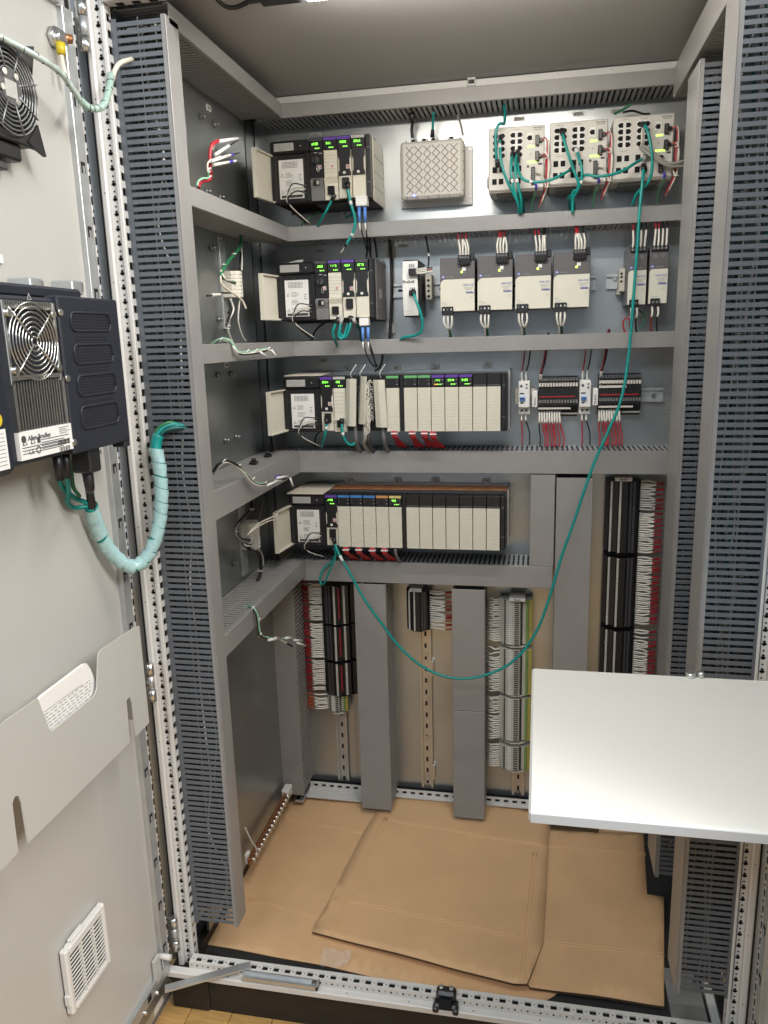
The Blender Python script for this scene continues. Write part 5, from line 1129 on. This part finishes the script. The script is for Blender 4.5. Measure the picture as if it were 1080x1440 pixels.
# embossed louvres with punched mesh
L0 = None
for k, (a, c, d, e) in enumerate(((98, 440, 155, 465.5), (103, 484, 159, 510.5), (108, 526, 163, 554.5), (113, 568, 167, 599))):
    q0, q1, w0, w1 = FB(a, c, d, e); r = 10; zm = (w0+w1)/2; hh = (w1-w0)/2
    if L0 is None: Y0, Y1, Z0 = q0, q1, zm; hw = hh
    ring = []
    for j in range(24):
        t_ = 2*math.pi*j/24; cx = (q1-r-2 if math.cos(t_) > 0 else q0+r+2); cz = zm+(hh-r if math.sin(t_) > 0 else -hh+r); ring.append((XC+.6, cx+r*math.cos(t_), cz+r*math.sin(t_)))
    b = MB(); b.tube(ring+[ring[0]], 1.9, 6); o = b.build('louvre', 'navy', cvr)
    hb = MB(); nn = int((q1-q0-8)/4.2); mm_ = int((2*hh-4)/4.2)
    for i in range(nn):
        for j in range(mm_):
            yy = q0+6+i*4.2+(j % 2)*2.1; zz = w0+4+j*4.2; hb.box(XC+.05, XC+.35, yy-1.1, yy+1.1, zz-1.1, zz+1.1)
    hb.build('vent_hole', 'hole', o, kind='stuff')
hb = MB()
for a, c, d, e in ((106, 468, 150, 482), (111, 512, 156, 525), (116, 556, 160, 567)):
    q0, q1, w0, w1 = FB(a, c, d, e)
    for i in range(int((q1-q0)/4.2)):
        for j in range(int((w1-w0)/4.2)): yy = q0+i*4.2+(j % 2)*2.1; zz = w0+j*4.2; hb.box(XC+.05, XC+.35, yy-1, yy+1, zz-1, zz+1)
hb.build('vent_hole', 'hole', cvr, kind='stuff')
for u, v in ((83.5, 439), (93.5, 532), (103, 622)): q = F(u, v); MB().cyl((XC-1, q[1], q[2]), (XC+3, q[1], q[2]), 5, 12).build('screw', 'steel', cvr)
# fan and heatsink
q0, q1, w0, w1 = FB(5, 424, 83, 529); y0, y1 = q0+2, q1-4
w0 = F(46, 530)[2]; w1 = F(44, 424)[2]
b = MB(); b.box(XC-18, XC-8, y0, y1, w0, w1, 1); b.box(XC-10, XC+2, y0, y0+6, w0-8, w1, 0, 1); b.box(XC-10, XC+2, y1-6, y1, w0-8, w1, 0, 1); b.box(XC-10, XC+1, y0+6, y1-6, w0-3, w0+3, 0); b.box(XC-10, XC+1, y0+6, y1-6, w1-10, w1-6, 0)
n = 20
for i in range(n): yy = y0+8+i*(y1-y0-16)/(n-1); b.box(XC-8, XC, yy-1, yy+1, w1-6, w1, 0)
fanp = b.build('fan', ['steel', 'hole'], C)
fy, fz = (y0+y1)/2, (w0+w1-6)/2; R_ = (y1-y0)/2-5
b = MB()
for k in range(8): rr_ = R_*(k+1)/8; b.tube([(XC+3, fy+rr_*math.cos(t_*.2618), fz+rr_*math.sin(t_*.2618)) for t_ in range(25)], 1.15, 5)
for a in (.78, 2.36, 3.93, 5.5): b.tube([(XC+4.5, fy+5*math.cos(a), fz+5*math.sin(a)), (XC+4.5, fy+R_*1.32*math.cos(a), fz+R_*1.22*math.sin(a))], 1.3, 5)
b.build('grille', 'steel', fanp)
b = MB(); b.cyl((XC-12, fy, fz), (XC-6, fy, fz), R_*.34, 18)
for k in range(7):
    a = k*.8976; b.add([(XC-10, fy+R_*.3*math.cos(a), fz+R_*.3*math.sin(a)), (XC-7, fy+R_*.3*math.cos(a+.5), fz+R_*.3*math.sin(a+.5)), (XC-7, fy+R_*.95*math.cos(a+.7), fz+R_*.95*math.sin(a+.7)), (XC-10, fy+R_*.95*math.cos(a+.1), fz+R_*.95*math.sin(a+.1))], [(0, 1, 2, 3)])
b.build('impeller', 'black', fanp)
for a, c in ((y0+9, w1-16), (y1-9, w1-16), (y0+9, w0+10), (y1-9, w0+10)): MB().cyl((XC, a, c), (XC+6, a, c), 5, 10).build('screw', 'steel', fanp)
h0 = F(55, 602)[2]; b = MB(); ya_, yb_ = F(22, 570)[1], F(88, 565)[1]
b.box(XC-22, XC-10, y0+3, y1+3, h0, w0-4, 1); b.box(XC-10, XC+2, y0+1, y0+6, h0, w0-4, 0); b.box(XC-10, XC+2, y1-3, y1+2, h0, w0-4, 0)
hs = b.build('heatsink', ['steel', 'hole'], C)
f0 = None; n = 17
for i in range(n):
    yy = y0+10+i*(y1-y0-17)/(n-1)
    if f0 is None: f0 = B('fin', 'steel', XC-11, XC-1, yy-1.3, yy+1.3, h0, w0-5, hs); yf = yy
    else: again(f0, (0, yy-yf, 0), hs)
lz1 = h0-1; lz0 = F(62, 645)[2]+6; lb = MB(); la, lc = y0+2, y1+8; lb.box(XC-6, XC+.5, la, lc, lz0-2, lz1, 0)
pr = MB(); rn = random.Random(8)
for i in range(3): pr.box(XC+.6, XC+.9, la+4, lc-6-i*9, lz1-22-i*4, lz1-21-i*4)
for i in range(10): pr.box(XC+.6, XC+.9, lc-36+i*3, lc-36+i*3+1+(i % 3)*.6, lz1-28, lz1-21)
for i in range(9): pr.box(XC+.6, XC+.9, lc-34+i*3, lc-34+i*3+1+(i % 2)*.8, lz1-38, lz1-31)
for i in range(4): pr.box(XC+.6, XC+.9, lc-30, lc-4-rn.random()*10, lz1-4-i*2.6, lz1-3.3-i*2.6)
for i in range(4): pr.box(XC+.6, XC+.9, la+46, lc-6-rn.random()*14, lz0+8+i*4, lz0+9+i*4)
lab_ = lb.build('rating_label', 'label', C); pr.build('small_print', 'print', lab_)
MB().cyl((XC+.5, la+9, lz1-10), (XC+1, la+9, lz1-10), 5, 14).build('emblem', 'print', lab_)
TXT('Allen-Bradley', 9.2, (XC+.7, la+18, lz1-13), '+x', 'print', lab_, bold=.25); TXT('CE', 10, (XC+.7, la+16, lz0+4), '+x', 'print', lab_)
b = MB(); b.tube([(XC+.7, la+6, lz0+18), (XC+.7, la+15, lz0+18), (XC+.7, la+10.5, lz0+26), (XC+.7, la+6, lz0+18)], .7, 4); b.tube([(XC+.7, la+23, lz0+18), (XC+.7, la+32, lz0+18), (XC+.7, la+27.5, lz0+26), (XC+.7, la+23, lz0+18)], .7, 4); b.tube([(XC+.7, la+38+4.5*math.cos(t_*.6), lz0+8+4.5*math.sin(t_*.6)) for t_ in range(12)], .8, 4); b.box(XC+.6, XC+.9, la+37, la+44, lz0+17, lz0+25); b.build('safety_mark', 'print', lab_)
# far edge label and yellow sticker
q = F(0, 590); MB().cyl((XC-2, q[1]-6, q[2]), (XC+.6, q[1]-6, q[2]), 9.5, 18).build('warning_sticker', 'yellow', C)
q0, q1, w0, w1 = FB(-20, 605, 11, 667); b = MB(); b.box(XC-2, XC+.6, q0, q1, w0+3, w1, 0)
for i in range(9): b.box(XC+.5, XC+.9, q0+3, q1-4, w1-6-i*5, w1-5-i*5, 1)
b.build('side_label', ['label', 'print_grey'], C)
b = MB(); q = F(40, 417); b.tube([(XC+.6, q[1]-4, q[2]-4), (XC+.6, q[1]+4, q[2]-4), (XC+.6, q[1], q[2]+4), (XC+.6, q[1]-4, q[2]-4)], .6, 4); b.build('warning_sign', 'label_grey', C)
for u, v in ((46, 399), (104, 402)):
    q = P(u, v, 'x', -536); b = MB(); b.box(-566, -528, q[1]-17, q[1]+12, q[2]-14, q[2]+8, 0, 2); b.cyl((-542, q[1]+13, q[2]-2), (-542, q[1]+20, q[2]-2), 7, 10, 1); b.box(-551, -532, q[1]+6, q[1]+22, q[2]-9, q[2]+7, 1, 2); b.build('mounting_clamp', ['zinc', 'steel'], C)
for u, v in ((82, 655), (93, 652)):
    q = P(u, v, 'x', -506); MB().cyl((-506, q[1], zB+10), (-506, q[1], zB-34), 7.5, 10, 0, 6).build('network_plug', 'black', C)
q = P(122, 650, 'x', -506); b = MB(); b.box(-524, -490, q[1]-15, q[1]+16, zB-34, zB+6, 0, 3); b.box(-521, -492, q[1]-12, q[1]+22, zB-8, zB-2, 1); b.build('power_plug', ['black', 'steel'], C)
yP = q[1]
# ------------------------------------------------------------------ wrapped cable loop from computer to duct
loop = [(128, 712, -905), (137, 742, -885), (155, 775, -860), (184, 797, -830), (207, 783, -805), (222, 745, -785), (227, 700, -772), (224, 655, -762), (219, 628, -756), (226, 607, -748), (240, 600, -738), (256, 598, -722)]
WC = thing('wrapped_cable', P(184, 797, 'y', -830), 'thick pale teal spiral wrapped cable looping from the computer into the tall duct', 'cable')
path = spline(PX(*loop), 10); MB().tube(path[:int(len(path)*.80)], 10.5, 12).build('core', 'teal', WC)
path2 = path[:int(len(path)*.80)]; b = MB(); k = 0; acc = 0; seg = []; lens = [0]
for i in range(1, len(path2)): lens.append(lens[-1]+(path2[i]-path2[i-1]).length)
def at_len(s_):
    for i in range(1, len(lens)):
        if lens[i] >= s_: return path2[i-1].lerp(path2[i], (s_-lens[i-1])/(lens[i]-lens[i-1]))
    return path2[-1]
s_ = 0; rw = random.Random(6)
while s_ < lens[-1]-26:
    g = 22+rw.uniform(-3, 4); pts = [at_len(s_+g*j/4) for j in range(5)]; d = (pts[-1]-pts[0]).normalized(); sd_ = d.cross(Vector((0, -1, 0))).normalized()
    vs = []; tilt = 5
    m_ = 16; fr_ = len(b.v)
    u_ = d.cross(Vector((0, 0, 1)) if abs(d.z) < .9 else Vector((1, 0, 0))).normalized(); w_ = d.cross(u_)
    for j, p in enumerate(pts):
        for t_ in range(m_):
            a = 2*math.pi*t_/m_; rr_ = 11.6+j*.5; vs.append(p+d*(tilt*math.sin(a))+(u_*math.cos(a)+w_*math.sin(a))*rr_)
    b.add(vs, [(j*m_+t_, j*m_+(t_+1) % m_, (j+1)*m_+(t_+1) % m_, (j+1)*m_+t_) for j in range(4) for t_ in range(m_)], 0, True)
    s_ += g+.6+(rw.random() < .2)*2.0
b.build('spiral_wrap', 'wrap', WC)
for a, m, r in ((((82, 668, -985), (88, 685, -965), (105, 700, -935), (124, 708, -912), (130, 716, -904)), 'teal', 4.2), (((93, 664, -985), (96, 690, -965), (95, 706, -950), (104, 714, -930), (124, 712, -910), (131, 717, -903)), 'teal', 4.0), (((104, 640, -985), (101, 660, -970), (103, 684, -950), (112, 698, -930)), 'green_wire', 3.2), (((108, 636, -985), (104, 652, -972)), 'label', 3.4)):
    MB().tube(spline(PX(*a), 6), r, 8).build('strand', m, WC)
q = P(124, 690, 'y', -925)
MB().tube(spline([(-507, yP, zB-30), (-507, yP+2, zB-60), P(126, 690, 'y', -925), P(130, 716, 'y', -905)], 6), [9, 9, 8.5, 8.5, 8, 8, 7.5, 7.5, 7, 7, 7, 7, 7, 7, 7, 7, 7, 7, 7][:19], 9).build('power_cord', 'black', WC)
for a, m in ((((219, 622, -754), (225, 606, -747), (240, 597, -735), (262, 599, -716)), 'teal'), (((221, 624, -754), (229, 608, -747), (245, 602, -735), (266, 602, -716)), 'teal_dark'), (((217, 622, -754), (222, 604, -747), (236, 595, -738), (252, 596, -720)), 'green_wire'), (((220, 620, -752), (227, 604, -745), (242, 600, -733), (268, 597, -716)), 'teal')): MB().tube(spline(PX(*a), 5), 4, 7).build('strand', m, WC)
# ------------------------------------------------------------------ earth lead at the head of the door
EL = thing('door_earth_lead', P(130, 150, 'y', -800), 'wrapped earth lead sagging from the door fan to the top of the tall duct', 'cable')
pth = spline(PX((-20, 42, -1060), (20, 62, -1010), (60, 84, -960), (86, 103, -915), (104, 128, -880), (118, 146, -855), (132, 153, -835), (146, 147, -812), (153, 125, -790), (156, 105, -775)), 8)
k1 = int(len(pth)*.52)
MB().tube(pth[:k1+1], 4.8, 9).build('grey_wrap', 'wrap_clear', EL); MB().tube(pth[k1:], 5.8, 9).build('green_wrap', 'wrap_green', EL)
b = MB()
for i in range(4, len(pth)-2, 3):
    d = (pth[i+1]-pth[i-1]).normalized(); u_ = d.cross(Vector((0, 1, 0))).normalized(); w_ = d.cross(u_); rr_ = 5.0 if i <= k1 else 6.0
    t0_ = rw.random()*6
    if rw.random() < .75: b.tube([pth[i]+(u_*math.cos(t0_+t_*.6)+w_*math.sin(t0_+t_*.6))*rr_+d*t_*1.1 for t_ in range(rw.randint(4, 7))], .75, 4)
b.build('spiral_gap', 'darkgrey', EL)
MB().tube(spline(PX((152, 140, -800), (157, 115, -778), (162, 98, -762), (170, 88, -748), (186, 83, -722)), 6), 4, 8).build('earth_wire', 'cream', EL)
GS = thing('earth_stud', P(84, 52, 'x', -572), 'earth stud with copper washer and yellow sleeved wire at the head of the door', 'stud')
q = P(84, 52, 'x', -566); b = MB(); b.cyl((-579, q[1], q[2]), (-568, q[1], q[2]), 16, 6, 0); b.cyl((-568, q[1]+4, q[2]), (-562, q[1]+4, q[2]), 11, 12, 0); b.build('nut', 'steel', GS)
q2 = P(92, 52, 'x', -564); MB().cyl((-572, q2[1], q2[2]), (-560, q2[1]+12, q2[2]), 7, 10).build('copper_washer', 'copper', GS)
a, c = P(85, 61, 'x', -564), P(86, 77, 'x', -564); MB().cyl(a, c, 7.5, 10, 0, 6.5).build('sleeve', 'yellow', GS)
MB().tube(spline([c, P(88, 90, 'x', -564), P(93, 108, 'x', -560), P(97, 114, 'x', -556)], 5), 4, 8).build('wire', 'cream', GS)
# ------------------------------------------------------------------ door fan
XFn = -536
FN = thing('door_fan', (XFn, -965, 1480), 'black filter fan with wire guard high on the open door', 'fan')
zt_, zb_ = P(10, 56, 'x', XFn)[2], P(14, 186, 'x', XFn)[2]; yr = P(50, 122, 'x', XFn)[1]; R_ = (zt_-zb_)/2; fz = (zt_+zb_)/2; fy = yr-R_
b = MB(); b.box(-576, XFn-8, fy-R_-6, fy+R_+4, fz-R_-4, fz+R_+6, 0, 3); b.box(XFn-14, XFn-6, fy-R_-10, fy+R_+3, fz-R_-8, fz+R_+8, 0, 2)
for sy, sz in ((1, 1), (1, -1), (-1, 1), (-1, -1)): b.add([(XFn-10, fy+sy*(R_+2), fz+sz*(R_*.55)), (XFn-10, fy+sy*(R_+14), fz+sz*(R_+14)), (XFn-10, fy+sy*(R_*.55), fz+sz*(R_+2)), (XFn-4, fy+sy*(R_+2), fz+sz*(R_*.55)), (XFn-4, fy+sy*(R_+14), fz+sz*(R_+14)), (XFn-4, fy+sy*(R_*.55), fz+sz*(R_+2))], [(0, 2, 1), (3, 4, 5), (0, 1, 4, 3), (1, 2, 5, 4), (2, 0, 3, 5)])
b.build('frame', 'black', FN)
MB().cyl((XFn-8, fy, fz), (XFn-5, fy, fz), R_*.97, 28).build('opening', 'hole', FN)
b = MB()
for k in range(7): rr_ = R_*(.42+.58*k/6); b.tube([(XFn, fy+rr_*math.cos(t_*.2094), fz+rr_*math.sin(t_*.2094)) for t_ in range(31)], 1.2, 5)
for k in range(8): a = k*math.pi/4+.3; b.tube([(XFn+1.5, fy+R_*.3*math.cos(a), fz+R_*.3*math.sin(a)), (XFn+1.5, fy+R_*1.03*math.cos(a), fz+R_*1.03*math.sin(a))], 1.3, 5)
b.build('guard', 'zinc_dark', FN)
b = MB(); b.cyl((XFn-8, fy, fz), (XFn+2, fy, fz), R_*.38, 20); hub = b.build('hub', 'darkgrey', FN)
B('hub_label', 'label_grey', XFn+1.9, XFn+2.6, fy-13, fy+12, fz-14, fz+8, hub)
for a in (.9, 2.2, 3.4, 5.3): MB().cyl((XFn+1.5, fy+R_*.33*math.cos(a), fz+R_*.33*math.sin(a)), (XFn+4, fy+R_*.33*math.cos(a), fz+R_*.33*math.sin(a)), 4.5, 10).build('screw', 'steel', hub)
B('foot', 'black', -574, XFn-14, fy-R_-10, fy+R_-30, fz-R_-30, fz-R_-6, FN, ch=3); B('foot_plate', 'darkgrey', -576, XFn-24, fy-R_-10, fy+10, fz-R_-44, fz-R_-32, FN, ch=2)
# ------------------------------------------------------------------ outlet filter
XF_ = -564; y0, y1, z0, z1 = -1107, -986, 88, 213
FL_ = thing('outlet_filter', (XF_, (y0+y1)/2, z0), 'square white louvred outlet filter low on the open door', 'filter')
b = MB(); b.box(-578, XF_, y0, y0+12, z0, z1, 0, 3); b.box(-578, XF_, y1-10, y1, z0, z1, 0, 3); b.box(-578, XF_, y0+12, y1-10, z1-14, z1, 0, 3); b.box(-578, XF_, y0+12, y1-10, z0, z0+12, 0, 3); b.build('frame', 'frame_paint', FL_)
B('backing', 'hole', -577.5, -576.5, y0+10, y1-8, z0+10, z1-12, FL_)
n = 13; s0 = None
for i in range(n):
    z = z0+14+i*(z1-z0-30)/(n-1)
    if s0 is None:
        b = MB(); b.prism([(XF_-2.4, z+.5), (XF_-2.4, z+2.4), (XF_-1, z+1.9), (XF_-1, z)], 'y', y0+11, y1-9); s0 = b.build('slat', 'frame_paint', FL_); zs_ = z
    else: again(s0, (0, 0, z-zs_), FL_)
for k in range(2): B('mullion', 'frame_paint', -570, XF_-.5, y0+42+k*36, y0+45.5+k*36, z0+11, z1-13, FL_)
B('latch', 'frame_paint', -576, -566, y0+22, y0+60, z1, z1+4, FL_, ch=1); B('latch', 'frame_paint', -576, -566, y0-3, y0+1, z0+20, z0+40, FL_, ch=1)
# ------------------------------------------------------------------ document pocket
XPk = -516
DP = thing('document_pocket', (XPk-30, -1040, 470), 'sheet metal document pocket with slanted cutouts on the open door', 'pocket')
px = [(196, 880), (210, 1016), (191, 1036), (186, 990), (182.5, 979.5), (178, 985), (183, 1044), (39.5, 1186), (30.5, 1130), (26, 1119), (21, 1120), (17.5, 1130), (26, 1199), (0, 1226), (-45, 1272), (-45, 1050), (0, 1019), (53, 982), (70, 1026), (74, 1028), (128, 983), (134, 976), (136.5, 968), (138, 924), (139.5, 917), (143, 913), (191, 881)]
po = [(P(u, v, 'x', XPk)[1], P(u, v, 'x', XPk)[2]) for u, v in px]
b = MB(); b.prism(po, 'x', XPk-2, XPk); b.build('front_sheet', 'door_paint', DP)
b = MB(); b.box(-578, XPk-2, po[0][0]-2, po[0][0], po[1][1]+4, po[0][1]-45); b.build('side_sheet', 'door_paint', DP)
bk = [(54, 984), (60, 978), (118, 934), (122, 933), (127, 940), (138, 968), (138, 1000), (74, 1040)]
bo = [(P(u, v, 'x', XPk-9)[1], P(u, v, 'x', XPk-9)[2]) for u, v in bk]
b = MB(); b.prism(bo, 'x', XPk-14, XPk-9); BK = b.build('booklet', 'paper', None, label='white printed booklet sticking out of the document pocket', cat='booklet')
b = MB(); rn = random.Random(2)
q = P(62, 1003, 'x', XPk-9); q2 = P(128, 962, 'x', XPk-9)
for k in range(6):
    yy = q[1]+k*2
    while yy < q2[1]-4:
        w_ = rn.uniform(3, 10); b.box(XPk-9, XPk-8.7, yy, min(yy+w_, q2[1]), q[2]-4-k*5.5, q[2]-2.6-k*5.5); yy += w_+rn.uniform(2, 7)
b.build('small_print', 'print_grey', BK)
a, c = P(62, 1001, 'x', XPk-9), P(115, 963, 'x', XPk-9); MB().tube([Vector((XPk-8.8, a[1], a[2])), Vector((XPk-8.8, c[1], c[2]))], .6, 4).build('rule_line', 'print_grey', BK)
# small plate on the door above the computer
q = P(2, 365, 'x', -576); B('door_label', 'label', -578, -576, q[1]-24, q[1]+4, q[2]-5, q[2]+7, label='small white label on the door above the computer', cat='label plate')
# ------------------------------------------------------------------ white fold-out desk on the far door
DK = thing('fold_out_desk', (400, -1045, 620), 'white fold-out desk top jutting in from the far door', 'desk')
yD = P(749, 1141, 'z', 640)[1]; b = MB(); b.box(185, 590, yD, -828, 624, 640, 0, 3); b.build('desk_top', 'desk', DK)
b = MB(); b.box(187, 588, yD-1.6, yD-.2, 625.5, 638, 0, .6); b.build('shaded_edge', 'desk_edge_shade', DK)  # thin strip over the front edge that carries its painted shade
for y in (-900, -1190): B('bracket', 'zinc', 300, 590, y-8, y+8, 610, 624, DK, ch=1)
b = MB(); b.prism([(590, 606), (590, 470), (575, 470), (400, 600), (400, 606)], 'y', -1052, -1040); b.build('gusset', 'zinc', DK)
B('mounting_plate', 'frame_paint', 588, 602, -1260, -830, 450, 648, DK, ch=2)
q = P(978, 944, 'y', -828); b = MB(); b.cyl((q[0]-8, -830, 638), (q[0]-8, -830, 648), 8, 12); b.cyl((q[0]+8, -830, 638), (q[0]+8, -830, 650), 5, 12); b.build('latch_knob', 'steel', DK)
q = P(782, 1155, 'z', 622); b = MB(); b.box(q[0]-6, q[0]+50, q[1]+4, q[1]+18, 608, 624, 0, 1); b.build('stay_bracket', 'black', DK)
